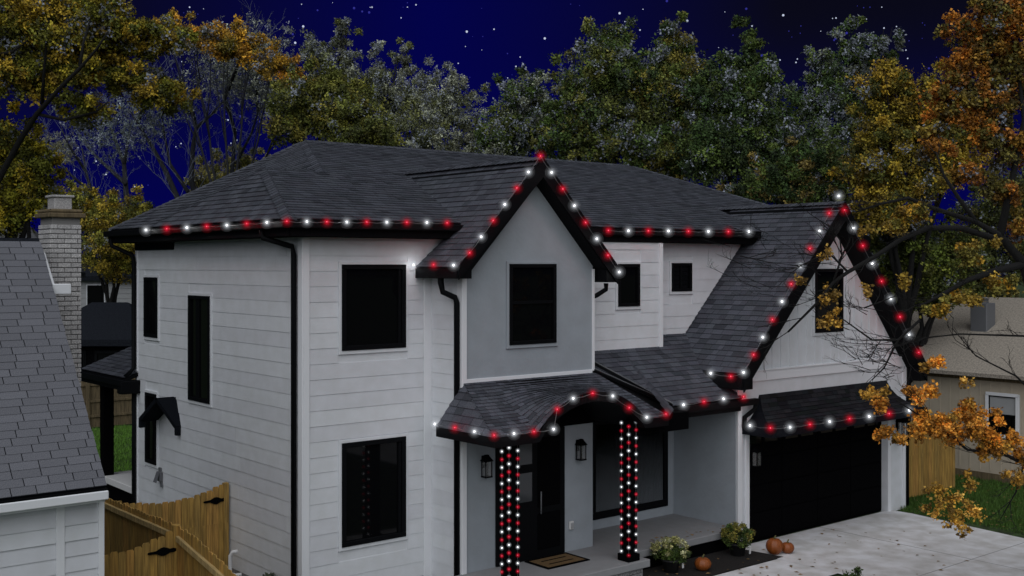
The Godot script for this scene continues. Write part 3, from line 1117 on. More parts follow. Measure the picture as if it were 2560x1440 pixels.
	for r in 3:
		var x := 2.46
		while x < 5.88:
			var x2 := minf(5.895, x + R.randf_range(0.22, 0.46))
			boxed("stone", Vector3(x, 0.005 + r * 0.102, 2.30), Vector3(x2 - 0.012, 0.095 + r * 0.102, 2.33 + R.randf() * 0.012), M["stone"], base, 0.008)
			x = x2
		var z := 1.9
		while z < 2.3:
			boxed("stone", Vector3(5.90, 0.005 + r * 0.102, z), Vector3(5.93 + R.randf() * 0.012, 0.095 + r * 0.102, z + 0.19), M["stone"], base, 0.008)
			z += 0.2
	# columns
	for x in [2.775, 5.645]:
		b = Build.new()
		b.box(Vector3(x - 0.115, 0.452, 2.085), Vector3(x + 0.115, 3.06, 2.315), 0.008)
		b.box(Vector3(x - 0.15, 0.453, 2.05), Vector3(x + 0.15, 0.58, 2.35), 0.008)
		obj("column", b.done(), M["black_matte"], h)
	# ---- downspouts
	pipe(h, "downspout", [Vector3(-0.5, 6.6, -0.55), Vector3(-0.5, 6.45, -0.5), Vector3(-0.1, 6.3, -0.19), Vector3(-0.085, 6.15, -0.17), Vector3(-0.085, 0.1, -0.17)], 0.05)
	pipe(h, "downspout", [Vector3(-0.5, 6.6, -7.75), Vector3(-0.48, 6.4, -7.72), Vector3(-0.12, 6.2, -7.46), Vector3(-0.09, 6.05, -7.44), Vector3(-0.09, 3.7, -7.44), Vector3(-0.3, 3.52, -7.4)], 0.05)
	pipe(h, "downspout", [Vector3(-0.09, 3.4, -7.44), Vector3(-0.09, 0.1, -7.44)], 0.045)
	pipe(h, "downspout", [Vector3(2.36, 5.80, 0.74), Vector3(2.36, 5.66, 0.75), Vector3(2.38, 5.5, 0.78), Vector3(2.55, 5.4, 0.92), Vector3(2.58, 5.3, 0.93), Vector3(2.58, 0.15, 0.93)], 0.055)
	pipe(h, "downspout", [Vector3(6.12, 5.62, 1.1), Vector3(6.12, 5.5, 1.1), Vector3(5.98, 5.38, 0.98), Vector3(5.9, 5.34, 0.9)], 0.05)
	var dz := zg + 0.09
	pipe(h, "downspout", [Vector3(9.68, 3.12, dz + 0.06), Vector3(9.66, 2.93, dz + 0.04), Vector3(9.50, 2.83, dz), Vector3(9.38, 2.78, dz), Vector3(9.37, 2.58, dz), Vector3(9.45, 2.50, dz), Vector3(9.62, 2.44, dz + 0.06)], 0.05)
	pipe(h, "downspout", [Vector3(15.78, 3.3, zg + 0.22), Vector3(15.66, 3.1, zg + 0.08), Vector3(15.64, 2.9, zg + 0.03), Vector3(15.64, 0.05, zg + 0.03)], 0.055)
	# ---- little gabled hood over the side window, and a dryer vent
	hood(h)
	b = Build.new()
	var vp := on_x(405, 1190, 0.0)
	b.box(vp + Vector3(-0.09, -0.10, -0.09), vp + Vector3(-0.03, 0.10, 0.09), 0.01)
	b.quad(vp + Vector3(-0.16, -0.12, -0.09), vp + Vector3(-0.16, -0.12, 0.09), vp + Vector3(-0.09, 0.08, 0.09), vp + Vector3(-0.09, 0.08, -0.09))
	b.box(vp + Vector3(-0.07, 0.10, -0.03), vp + Vector3(-0.03, 0.19, 0.05), 0.006)
	b.box(vp + Vector3(-0.06, -0.22, 0.06), vp + Vector3(-0.03, -0.10, 0.10), 0.006)
	obj("vent", b.done(), M["grey_metal"], h)
	# ---- rear patio: raised deck, roof, post
	var rp := Build.new()
	rp.box(Vector3(-0.1, 0.90, -9.6), Vector3(6.0, 1.05, -7.52), 0.01)
	obj("deck", rp.done(), M["white_plastic"], h)
	boxed("deck_skirt", Vector3(-0.02, 0.0, -9.5), Vector3(5.9, 0.899, -7.52), M["black_matte"], h)
	slope(h, "patio_roof", [Vector3(-0.32, 3.50, -10.2), Vector3(-0.32, 3.50, -7.35), Vector3(2.4, 4.55, -7.55), Vector3(2.4, 4.55, -10.2)], T, 0.145, 0.08, 14)
	boxed("fascia", Vector3(-0.36, 3.22, -10.2), Vector3(-0.30, 3.47, -7.30), M["black"], h)
	boxed("gutter", Vector3(-0.46, 3.33, -10.2), Vector3(-0.362, 3.46, -7.28), M["black"], h, 0.01)
	boxed("fascia", Vector3(-0.44, 3.15, -7.52), Vector3(0.06, 3.44, -7.26), M["black"], h, 0.02)
	boxed("patio_post", Vector3(-0.10, 1.05, -9.52), Vector3(0.14, 3.3, -9.28), M["black_matte"], h)

func hood(h: Node3D) -> void:
	var zc := -5.37
	var b := Build.new()
	var ridge := Vector3(-0.42, 3.17, zc)
	var far := Vector3(0.42, 0, 0)
	for s in [-1.0, 1.0]:
		var e: Vector3 = Vector3(-0.42, 2.66, zc - 0.90) if s < 0 else Vector3(-0.12, 2.60, zc + 0.26)
		var back := Vector3(-e.x, 0, 0)
		var n := Vector3(0, 0.86, s * 0.5) * 0.09
		var q := [ridge + n, e + n, e + n + back, ridge + n + far]
		if s > 0:
			b.quad(q[0], q[1], q[2], q[3])
		else:
			b.quad(q[1], q[0], q[3], q[2])
		b.quad(e, ridge, ridge + far, e + back)
		b.quad(ridge, e, e + n, ridge + n)
		b.quad(e, e + back, e + n + back, e + n)
		b.hull(Vector3(e.x, e.y - 0.12, e.z - 0.05), Vector3(e.x + 0.10, e.y + 0.06, e.z + 0.05), Transform3D(), 0.01)
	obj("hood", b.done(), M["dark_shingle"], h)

func porch_y(x: float) -> float:
	var u := (x - 4.47) / 1.30
	if absf(u) >= 1.0:
		return 0.0
	return 0.60 * pow(1.0 - pow(absf(u), 2.1), 0.85)

func porch_roof(h: Node3D, T: Vector3) -> void:
	var ze := 2.50
	var ye := 3.11
	var rise := 0.76
	var run := 1.5
	var left := Vector3(2.19, ye, ze)
	slope(h, "porch_roof", [Vector3(2.19, ye, 0.84), left, Vector3(2.687, 3.87, 1.0)], T, 0.145, 0.06, 15)
	# front slope: a sheet that swells over the arch, laid with shingle tabs
	var pt := func(x: float, f: float) -> Vector3:      # f from 0 at the eave to 1 at the wall
		var lift: float = porch_y(x) * pow(1.0 - f, 1.7)
		return Vector3(x, ye + rise * f + lift, ze - run * f)
	var sb := Build.new()
	sb.tinted = true
	var rows := 17
	for r in rows:
		var f0 := float(r) / rows
		var f1 := float(r + 1) / rows
		var xl0 := lerpf(2.19, 2.687, f0)
		var xr0 := lerpf(6.40, 5.87, f0)
		var x := xl0
		while x < xr0 - 0.01:
			var x2 := minf(xr0, x + R.randf_range(0.09, 0.2))
			var t := 1.0 + R.randf_range(-0.35, 0.35)
			sb.tint = Color(T.x * t, T.y * t, T.z * t)
			var up := Vector3(0, 0.016, 0.006) * R.randf_range(0.8, 1.2)
			var a: Vector3 = pt.call(x, f0) + up
			var c: Vector3 = pt.call(x2 - 0.005, f0) + up
			var d: Vector3 = pt.call(x2 - 0.005, f1) + Vector3(0, 0.002, 0)
			var e: Vector3 = pt.call(x, f1) + Vector3(0, 0.002, 0)
			sb.quad(a, c, d, e)
			sb.quad(a - up, c - up, c, a)
			x = x2
	var deck := Build.new()
	var n := 60
	for r in 4:
		for k in n:
			var q := []
			for w in [[k, r], [k + 1, r], [k + 1, r + 1], [k, r + 1]]:
				var f: float = w[1] / 4.0
				var x := lerpf(lerpf(2.19, 2.687, f), lerpf(6.40, 5.87, f), float(w[0]) / n)
				q.append(pt.call(x, f))
			deck.quad(q[0], q[1], q[2], q[3])
	var root := obj("porch_roof", deck.done(), M["black_matte"], h)
	var s := obj("shingles", sb.done(), M["shingle"], root)
	s.set_meta("kind", "stuff")
	# front board that follows the eave and the arch, and the ceiling behind it
	var fb := Build.new()
	for k in n:
		var xa := lerpf(2.19, 6.40, float(k) / n)
		var xb := lerpf(2.19, 6.40, float(k + 1) / n)
		var ya := ye + porch_y(xa)
		var yb := ye + porch_y(xb)
		fb.quad(Vector3(xa, ya - 0.17, ze + 0.02), Vector3(xb, yb - 0.17, ze + 0.02), Vector3(xb, yb, ze + 0.02), Vector3(xa, ya, ze + 0.02))
		fb.quad(Vector3(xa, ya - 0.17, 1.02), Vector3(xb, yb - 0.17, 1.02), Vector3(xb, yb - 0.17, ze + 0.02), Vector3(xa, ya - 0.17, ze + 0.02))
	fb.quad(Vector3(2.19, ye - 0.17, 0.84), Vector3(2.19, ye - 0.17, ze + 0.02), Vector3(2.19, ye, ze + 0.02), Vector3(2.19, ye, 0.84))
	fb.quad(Vector3(2.19, ye - 0.17, 0.84), Vector3(2.62, ye - 0.17, 0.84), Vector3(2.62, ye - 0.17, 1.02), Vector3(2.19, ye - 0.17, 1.02))
	obj("fascia", fb.done(), M["black"], h)
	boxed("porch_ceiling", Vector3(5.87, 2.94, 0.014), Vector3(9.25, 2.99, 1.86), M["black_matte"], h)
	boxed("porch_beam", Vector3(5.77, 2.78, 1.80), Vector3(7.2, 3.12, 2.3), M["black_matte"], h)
	# cheek between the porch roof and the lower roof, with a pale flashing
	var A := Vector3(5.86, 4.46 - 0.66 * 0.42 + 0.01, 0.42)
	var B := Vector3(7.1, 3.19, 1.93)
	var C := Vector3(5.86, 3.88, 1.0)
	var D := Vector3(6.42, ye, ze)
	slope(h, "porch_roof", [D, Vector3(7.06, 3.13, 2.02), B, C], T, 0.145, 0.05, 16)
	slope(h, "porch_roof", [C, B, A], T, 0.145, 0.03, 17)
	for q in [[A, B], [C, B]]:
		var fl := Build.new()
		var o := Vector3(0, 0.025, 0.03)
		fl.tube([q[0] + o, q[1] + o], 0.035, 0.03, 5)
		obj("flashing", fl.done(), M["black"], h)
		fl = Build.new()
		o = Vector3(0.03, 0.06, 0.03)
		fl.tube([q[0] + o, q[1] + o], 0.010, 0.010, 4)
		obj("flashing", fl.done(), M["grey_metal"], h)

func neighbours() -> void:
	# ---- left neighbour: white house with a grey shingle roof and a brick chimney
	var n := thing("neighbour_house", "neighbouring white clapboard house with grey shingle roof and painted brick chimney at far left", "house")
	var xr := -4.19
	var ze := 2.30
	var zw := 1.98
	var zr := -0.53
	var b := Build.new()
	b.prism([Vector3(-4.13, 0, zw), Vector3(-4.13, 0, -3.0), Vector3(-4.13, 2.85, -3.0), Vector3(-4.13, 6.2, zr), Vector3(-4.13, 2.85, zw)], Vector3(-8, 0, 0))
	var wall := obj("wall", b.done(), M["white_siding"], n)
	siding(wall, frame_front(zw), -9.5, -4.74, 0.3, 2.80, [], 0.205)
	siding(wall, frame_front(zw), -4.63, -4.19, 0.3, 2.80, [], 0.205)
	boxed("corner_board", Vector3(-4.74, 0.2, zw), Vector3(-4.63, 2.85, zw + 0.05), M["white_trim"], n, 0.005)
	boxed("corner_board", Vector3(-4.19, 0.2, zw), Vector3(-4.11, 2.85, zw + 0.045), M["white_trim"], n, 0.005)
	boxed("soffit", Vector3(-9.5, 2.86, zw), Vector3(xr, 2.90, ze - 0.03), M["white_trim"], n)
	boxed("gutter", Vector3(-9.5, 2.90, ze - 0.05), Vector3(xr + 0.02, 3.02, ze + 0.06), M["white_trim"], n, 0.012)
	boxed("drip_edge", Vector3(-9.5, 3.021, ze - 0.05), Vector3(xr + 0.01, 3.05, ze + 0.045), M["black"], n)
	# roof with its own shingles
	var lo := Vector3(0, 3.07, ze)
	var hi := Vector3(0, 6.39, zr)
	var up := (hi - lo).normalized()
	var out := Vector3(0, up.z, -up.y) * -1.0
	if out.y < 0:
		out = -out
	b = Build.new()
	b.prism([Vector3(xr, lo.y, lo.z) - out * 0.10, Vector3(xr, hi.y, hi.z) - out * 0.10, Vector3(xr, hi.y, hi.z) - out * 0.004, Vector3(xr, lo.y, lo.z) - out * 0.004], Vector3(-7, 0, 0))
	b.prism([Vector3(xr, 3.07, 2 * zr - ze), Vector3(xr, 3.17, 2 * zr - ze), Vector3(xr, 6.39, zr), Vector3(xr, 6.29, zr)], Vector3(-7, 0, 0))
	var roof := obj("roof", b.done(), M["far_roof"], n)
	var sm := []
	for k in 3:
		var sb := Build.new()
		var w: float = [0.335, 0.31, 0.36][k]
		sb.hull(Vector3(0, 0, -0.004), Vector3(w - 0.012, 0.132, 0.012), Transform3D(), 0.003)
		sm.append([sb.done(), w])
	var rows := int(lo.distance_to(hi) / 0.122)
	var cnt := 0
	for r in rows:
		var x := xr - R.randf_range(0.02, 0.3)
		var first := true
		while x > xr - 2.2 and cnt < 300:
			var k := R.randi() % 3
			var w: float = sm[k][1]
			var tilt := Basis(Vector3.RIGHT, up, Vector3.RIGHT.cross(up)).orthonormalized()
			if tilt.z.dot(out) < 0:
				tilt.z = -tilt.z
			tilt = tilt * Basis(Vector3.RIGHT, -0.05 - R.randf() * 0.02)
			var left_edge := x - w if not first else x
			if first:
				# a cut piece at the rake
				var cut := xr - x
				obj("shingle", sm[k][0], M["grey_shingle_%d" % (R.randi() % 4)], roof, Transform3D(tilt.scaled_local(Vector3((cut + 0.012) / w, 1, 1)), Vector3(x, 0, 0) + lo + up * (r * 0.122) + out * 0.016))
				first = false
				cnt += 1
				continue
			obj("shingle", sm[k][0], M["grey_shingle_%d" % (R.randi() % 4)], roof, Transform3D(tilt, Vector3(left_edge, 0, 0) + lo + up * (r * 0.122) + out * 0.016))
			x = left_edge
			cnt += 1
	# chimney of painted bricks, rising beside the gable end
	var c0 := Vector3(-3.95, 2.0, -1.30)
	var c1 := Vector3(-3.50, 6.72, -0.72)
	b = Build.new()
	b.box(c0 + Vector3(0.012, 0, 0.012), c1 - Vector3(0.012, 0, 0.012))
	var ch := obj("chimney", b.done(), M["mortar"], n)
	var bm := []
	for k in 3:
		var bb := Build.new()
		bb.hull(Vector3.ZERO, Vector3([0.19, 0.185, 0.088][k], 0.062, 0.03), Transform3D(), 0.005)
		bm.append(bb.done())
	for r in 62:
		var y := c0.y + r * 0.0745
		var x := c0.x
		if r % 2 == 1:
			x -= 0.1
		while x < c1.x - 0.01:
			var a := maxf(x, c0.x)
			var e := minf(x + 0.19, c1.x)
			if e - a > 0.03 and y > 3.9:
				obj("brick", bm[0], M["brick_%d" % (R.randi() % 4)], ch, Transform3D(Basis().scaled(Vector3((e - a) / 0.19, 1, 1)), Vector3(a, y, c1.z - 0.02 + R.randf() * 0.006)))
			x += 0.2
		var z := c0.z - (0.1 if r % 2 == 0 else 0.0)
		while z < c1.z - 0.02:
			var a := maxf(z, c0.z)
			var e := minf(z + 0.19, c1.z - 0.012)
			if e - a > 0.03 and y > 3.9:
				obj("brick", bm[0], M["brick_%d" % (R.randi() % 4)], ch, Transform3D(Basis(Vector3.BACK, Vector3.UP, Vector3.LEFT).scaled_local(Vector3((e - a) / 0.19, 1, 1)), Vector3(c0.x + 0.012, y, a)))
			z += 0.2
	b = Build.new()
	b.box(Vector3(c0.x - 0.06, 6.72, c0.z - 0.06), Vector3(c1.x + 0.06, 6.79, c1.z + 0.06), 0.01)
	b.box(Vector3(c0.x - 0.03, 6.79, c0.z - 0.03), Vector3(c1.x + 0.03, 6.85, c1.z + 0.03), 0.02)
	obj("chimney_cap", b.done(), M["old_wood"], ch)
	b = Build.new()
	b.box(Vector3(-3.86, 6.85, -1.2), Vector3(-3.59, 7.04, -0.86), 0.01)
	b.box(Vector3(-3.89, 7.04, -1.23), Vector3(-3.56, 7.075, -0.83), 0.008)
	obj("chimney_pot", b.done(), M["brick_0"], ch)
	# white boxed return beside the chimney
	b = Build.new()
	var q0 := on_x(98, 640, xr - 0.02)
	var q1 := on_x(122, 722, xr - 0.02)
	var dirv := (q1 - q0).normalized()
	b.hull(Vector3(-0.16, -0.02, -0.06), Vector3(0.08, q0.distance_to(q1), 0.16), Transform3D(Basis(Vector3.RIGHT, dirv, Vector3.RIGHT.cross(dirv)).orthonormalized(), q0), 0.008)
	b.box(q1 + Vector3(0.02, -0.08, -0.12), q1 + Vector3(0.30, 0.07, 0.08), 0.008)
	obj("chimney_flashing", b.done(), M["white_trim"], n)

	# ---- tan house on the right
	var t := thing("neighbour_house", "tan neighbouring house with a white window behind the orange branches at right", "house")
	var xw := 20.5
	b = Build.new()
	b.box(Vector3(xw, 0.0, -9.0), Vector3(xw + 9, 2.95, 10.0))
	var tw := obj("wall", b.done(), M["tan_siding"], t)
	var z := -4.0
	while z < 9.9:
		boxed("siding_groove", Vector3(xw - 0.012, 0.3, z), Vector3(xw - 0.0005, 2.75, z + 0.03), M["tan_siding"], tw)
		z += 0.30
	boxed("trim_band", Vector3(xw - 0.05, 2.78, -9.0), Vector3(xw - 0.001, 2.98, 10.0), M["old_wood"], t)
	boxed("foundation", Vector3(xw - 0.03, 0.0, -9.0), Vector3(xw - 0.001, 0.24, 10.0), M["old_wood"], t)
	b = Build.new()
	b.prism([Vector3(xw - 0.35, 2.90, 10.3), Vector3(xw + 9.35, 2.90, 10.3), Vector3(xw + 9.35, 3.0, 10.3), Vector3(xw + 4.5, 4.95, 10.3), Vector3(xw - 0.35, 3.0, 10.3)], Vector3(0, 0, -19.6))
	obj("roof", b.done(), M["tan_roof"], t)
	var wp := on_x(2472, 985, xw)
	var wq := on_x(2545, 1092, xw)
	window(tw, frame_left(xw), wp.z, wq.z, wq.y, wp.y, [[wp.z, wq.z, (wp.y + wq.y) * 0.5 - 0.02, (wp.y + wq.y) * 0.5 + 0.03]], 0.05, "glass")
	var fr := Build.new()
	for q in [[wp.z - 0.05, wq.z + 0.05, wp.y - 0.02, wp.y + 0.07], [wp.z - 0.05, wq.z + 0.05, wq.y - 0.07, wq.y + 0.02], [wp.z - 0.06, wp.z + 0.03, wq.y, wp.y], [wq.z - 0.03, wq.z + 0.06, wq.y, wp.y]]:
		fr.hull(Vector3(q[0], q[2], 0.062), Vector3(q[1], q[3], 0.09), frame_left(xw), 0.004)
	obj("window_frame", fr.done(), M["white_trim"], tw)
	var blind := Build.new()
	blind.hull(Vector3(wp.z + 0.05, (wp.y + wq.y) * 0.5 + 0.03, 0.014), Vector3(wq.z - 0.05, wp.y - 0.05, 0.03), frame_left(xw))
	obj("blind", blind.done(), M["far_wall"], tw)
	var cp := at(2457, 792, 34.0)
	boxed("chimney", cp + Vector3(-0.26, -0.8, -0.26), cp + Vector3(0.26, 0.42, 0.26), M["grey_metal"], t, 0.02)
	b = Build.new(true)
	b.lathe(cp + Vector3(0, 0.42, 0), [Vector2(0.16, 0), Vector2(0.16, 0.1), Vector2(0.20, 0.12), Vector2(0.0, 0.18)], 12)
	obj("chimney_pot", b.done(), M["grey_metal"], t)

	# ---- far houses
	far_house("far dark-roofed house behind the tan house at the right edge", at(2590, 820, 48), 9.0, 6.0, 2.6, 1.4, "far_wall", "far_roof", 0.3)
	far_house("pale sided house far behind the patio roof, left of the white house", at(290, 790, 64), 13.0, 5.0, 5.35, 1.0, "far_wall", "far_roof", -0.69)
	far_house("low dark garage with black doors behind the patio roof", at(275, 905, 46), 4.4, 4.2, 3.1, 1.35, "black_matte", "far_roof", -0.69)
	far_house("far grey roof seen left of the brick chimney", at(50, 640, 52), 4.0, 5.0, 5.6, 2.3, "far_wall", "far_roof_light", -0.5)

func far_house(label: String, where: Vector3, w: float, d: float, wall_h: float, rise: float, wm: String, rm: String, turn: float) -> void:
	var t := thing("far_house", label, "house", ground_under(where), "", turn)
	var b := Build.new()
	b.box(Vector3(-w / 2, 0, -d / 2), Vector3(w / 2, wall_h, d / 2))
	var wall := obj("wall", b.done(), M[wm], t)
	b = Build.new()
	var o := 0.35
	var c := [Vector3(-w / 2 - o, wall_h, d / 2 + o), Vector3(w / 2 + o, wall_h, d / 2 + o), Vector3(w / 2 + o, wall_h, -d / 2 - o), Vector3(-w / 2 - o, wall_h, -d / 2 - o)]
	var r0 := Vector3(-w / 2 + d * 0.35, wall_h + rise, 0)
	var r1 := Vector3(w / 2 - d * 0.35, wall_h + rise, 0)
	b.quad(c[0], c[1], r1, r0)
	b.quad(c[2], c[3], r0, r1)
	b.tri(c[1], c[2], r1)
	b.tri(c[3], c[0], r0)
	for k in 4:
		b.quad(c[k] - Vector3.UP * 0.25, c[(k + 1) % 4] - Vector3.UP * 0.25, c[(k + 1) % 4], c[k])
	b.quad(c[3] - Vector3.UP * 0.25, c[2] - Vector3.UP * 0.25, c[1] - Vector3.UP * 0.25, c[0] - Vector3.UP * 0.25)
	obj("roof", b.done(), M[rm], t)
	if wm == "far_wall":
		var y := 0.2
		while y < wall_h - 0.2:
			boxed("siding_board", Vector3(-w / 2, y, d / 2), Vector3(w / 2, y + 0.26, d / 2 + 0.02), M["far_wall"], wall, 0.006)
			y += 0.28
		for k in 3:
			window(wall, Transform3D(Basis(), Vector3(0, 0, d / 2 + 0.02)), -w * 0.35 + k * w * 0.3, -w * 0.35 + k * w * 0.3 + 0.9, wall_h - 1.6, wall_h - 0.5)
	else:
		for k in 2:
			window(wall, Transform3D(Basis(), Vector3(0, 0, d / 2)), -w * 0.45 + k * w * 0.5, -w * 0.05 + k * w * 0.5, 0.2, wall_h - 0.5, [], 0.05, "glass", "garage_door")

# ---------------------------------------------------------------- fences
var picket: Array = []
func boards(t: Node3D, a: Vector3, b: Vector3, height: Callable, width := 0.14, mats := 4, low := 0.04) -> void:
	if picket.is_empty():
		for k in 3:
			var pb := Build.new()
			var c := 0.018
			var p := [Vector3(0.003, 0, 0), Vector3(0.997, 0, 0), Vector3(0.997, 1 - c, 0), Vector3(0.87, 1, 0), Vector3(0.13, 1, 0), Vector3(0.003, 1 - c, 0)]
			pb.prism(p, Vector3(0, 0, [-0.019, -0.021, -0.017][k]))
			picket.append(pb.done())
	var d := b - a
	var n := int(round(d.length() / width))
	var u := d.normalized()
	for k in n:
		var f := (k + 0.5) / n
		var hh: float = height.call(f) + R.randf_range(-0.022, 0.016)
		var out := u.cross(Vector3.UP)
		var o := obj("board", picket[R.randi() % 3], M["fence_wood_%d" % (R.randi() % mats)] if mats > 1 else M["old_wood"], t)
		o.transform = Transform3D(Basis(u * (d.length() / n - 0.006), Vector3.UP * (hh - low), -out), a - t.position + u * (k * d.length() / n) + Vector3.UP * low + out * R.randf_range(0.0, 0.004))

func rail(t: Node3D, a: Vector3, b: Vector3, s := 0.045, m := "rail_wood", hgt := 0.09) -> void:
	var u := (b - a).normalized()
	var out := u.cross(Vector3.UP).normalized()
	var bb := Build.new()
	bb.hull(Vector3(0, -hgt / 2, -s / 2), Vector3(a.distance_to(b), hgt / 2, s / 2), Transform3D(Basis(u, out.cross(u), out), a - t.position), 0.004)
	obj("rail", bb.done(), M[m], t)

func post(t: Node3D, p: Vector3, h: float, s := 0.11, m := "fence_wood_1") -> void:
	boxed("post", p - t.position + Vector3(-s / 2, 0, -s / 2), p - t.position + Vector3(s / 2, h, s / 2), M[m], t, 0.008)

func hinge(t: Node3D, p: Vector3, u: Vector3) -> void:
	# a black strap hinge with a leaf-shaped middle
	var b := Build.new()
	var out := Vector3(0, 0, 1)
	var o := p - t.position
	var pts := [[-0.26, 0.012], [-0.22, 0.018], [-0.12, 0.024], [-0.05, 0.060], [0.0, 0.068], [0.06, 0.048], [0.10, 0.028], [0.16, 0.034], [0.20, 0.02]]
	var top := []
	for k in pts.size() - 1:
		var a0 := o + u * float(pts[k][0])
		var a1 := o + u * float(pts[k + 1][0])
		var h0 := Vector3.UP * float(pts[k][1])
		var h1 := Vector3.UP * float(pts[k + 1][1])
		b.quad(a0 - h0 + out * 0.012, a1 - h1 + out * 0.012, a1 + h1 + out * 0.012, a0 + h0 + out * 0.012)
		b.quad(a0 + h0 + out * 0.012, a1 + h1 + out * 0.012, a1 + h1, a0 + h0)
		b.quad(a1 - h1 + out * 0.012, a0 - h0 + out * 0.012, a0 - h0, a1 - h1)
	obj("hinge", b.done(), M["black_matte"], t)

func fences() -> void:
	# gate against the house wall, sagging top line
	var zg := -2.8
	var g := thing("wooden_gate", "wooden gate with dipped top and black strap hinge against the white side wall", "gate", Vector3(-2.2, 0, zg))
	boards(g, Vector3(-2.2, 0, zg), Vector3(-0.12, 0, zg), func(f): return 1.66 + 0.20 * pow(absf(f - 0.45) / 0.55, 2.2), 0.125)
	rail(g, Vector3(-2.2, 1.35, zg - 0.05), Vector3(-0.12, 1.35, zg - 0.05))
	rail(g, Vector3(-2.2, 0.4, zg - 0.05), Vector3(-0.12, 0.4, zg - 0.05))
	post(g, Vector3(-0.10, 0, zg + 0.0), 1.86, 0.10, "fence_wood_1")
	hinge(g, Vector3(-0.30, 1.55, zg + 0.03), Vector3.RIGHT)
	# fence running towards the street
	var xf := -2.28
	var s := thing("wooden_fence", "wooden picket fence running between the two gates towards the street", "fence", Vector3(xf, 0, -3.2))
	boards(s, Vector3(xf, 0, -3.2), Vector3(xf, 0, 0.05), func(f): return 1.84 + 0.06 * f, 0.13)
	boards(s, Vector3(xf, 0, 0.15), Vector3(xf, 0, 3.6), func(f): return 1.88 - 0.46 * smoothstep(0.0, 0.9, f), 0.13)
	rail(s, Vector3(xf - 0.04, 1.70, -3.2), Vector3(xf - 0.04, 1.72, 0.0), 0.06)
	rail(s, Vector3(xf - 0.04, 1.70, 0.2), Vector3(xf - 0.04, 1.24, 2.9), 0.06)
	rail(s, Vector3(xf - 0.04, 0.5, -3.2), Vector3(xf - 0.04, 0.5, 0.0), 0.06)
	post(s, Vector3(xf - 0.02, 0, 0.10), 1.90, 0.12, "fence_wood_0")
	# near gate between the neighbour's house and that fence
	var zn := 0.12
	var n := thing("wooden_gate", "near wooden gate with a black strap hinge beside the neighbouring clapboard wall", "gate", Vector3(-4.1, 0, zn))
	boards(n, Vector3(-4.1, 0, zn), Vector3(-2.36, 0, zn), func(f): return 1.62 + 0.22 * pow(absf(f - 0.42) / 0.58, 2.0), 0.125)
	rail(n, Vector3(-4.1, 1.3, zn - 0.05), Vector3(-2.36, 1.3, zn - 0.05))
	hinge(n, Vector3(-2.52, 1.52, zn + 0.03), Vector3.RIGHT)
	# back yard fence
	var f := thing("wooden_fence", "weathered board fence at the far end of the back yard lawn", "fence", Vector3(-1, 0, -24.5))
	boards(f, Vector3(-1, 0, -24.5), Vector3(13, 0, -24.5), func(_f): return 1.9, 0.15, 1)
	for y in [0.45, 1.0, 1.6]:
		rail(f, Vector3(-1, y, -24.45), Vector3(13, y, -24.45), 0.05, "old_wood")
	for k in 6:
		post(f, Vector3(-0.5 + k * 2.6, 0, -24.42), 1.95, 0.12, "old_wood")
	# fence panel at the garage's right corner
	var r := thing("wooden_fence", "upright wooden fence panel right of the garage corner", "fence", Vector3(15.75, 0, 1.3))
	boards(r, Vector3(15.75, 0, 1.3), Vector3(18.7, 0, 1.3), func(_f): return 2.0, 0.13)
	rail(r, Vector3(15.75, 1.6, 1.25), Vector3(18.7, 1.6, 1.25))
	post(r, Vector3(18.72, 0, 1.3), 2.02, 0.11)

# ---------------------------------------------------------------- small things
func pumpkin(label: String, p: Vector3, r: float, tall: float) -> void:
	var t := thing("pumpkin", label, "pumpkin", p, "orange pumpkins by the planting bed")
	var b := Build.new(true)
	var rows := 10
	var cols := 30
	var pt := func(i: int, j: int) -> Vector3:
		var a := -PI / 2 + PI * i / rows
		var q := TAU * j / cols
		var lobe := 1.0 - 0.10 * pow(absf(sin(q * 5.0)), 0.35) * 0 - 0.09 * (1.0 - pow(absf(sin(q * 5.0)), 0.5))
		var rad := r * cos(a) * lobe
		var y := r * tall * (sin(a) + 0.93) * (1.0 - 0.10 * exp(-pow(cos(a) / 0.35, 2.0)) * signf(sin(a)))
		return Vector3(cos(q) * rad, y, sin(q) * rad)
	for i in rows:
		for j in cols:
			b.quad(pt.call(i, j + 1), pt.call(i, j), pt.call(i + 1, j), pt.call(i + 1, j + 1))
	obj("flesh", b.done(), M["pumpkin"], t)
	b = Build.new(true)
	var h := r * tall * 1.75
	b.tube([Vector3(0, h - 0.02, 0), Vector3(0.005, h + 0.03, 0), Vector3(0.03, h + 0.07, 0.01)], 0.022, 0.014, 6)
	obj("stem", b.done(), M["stem"], t)

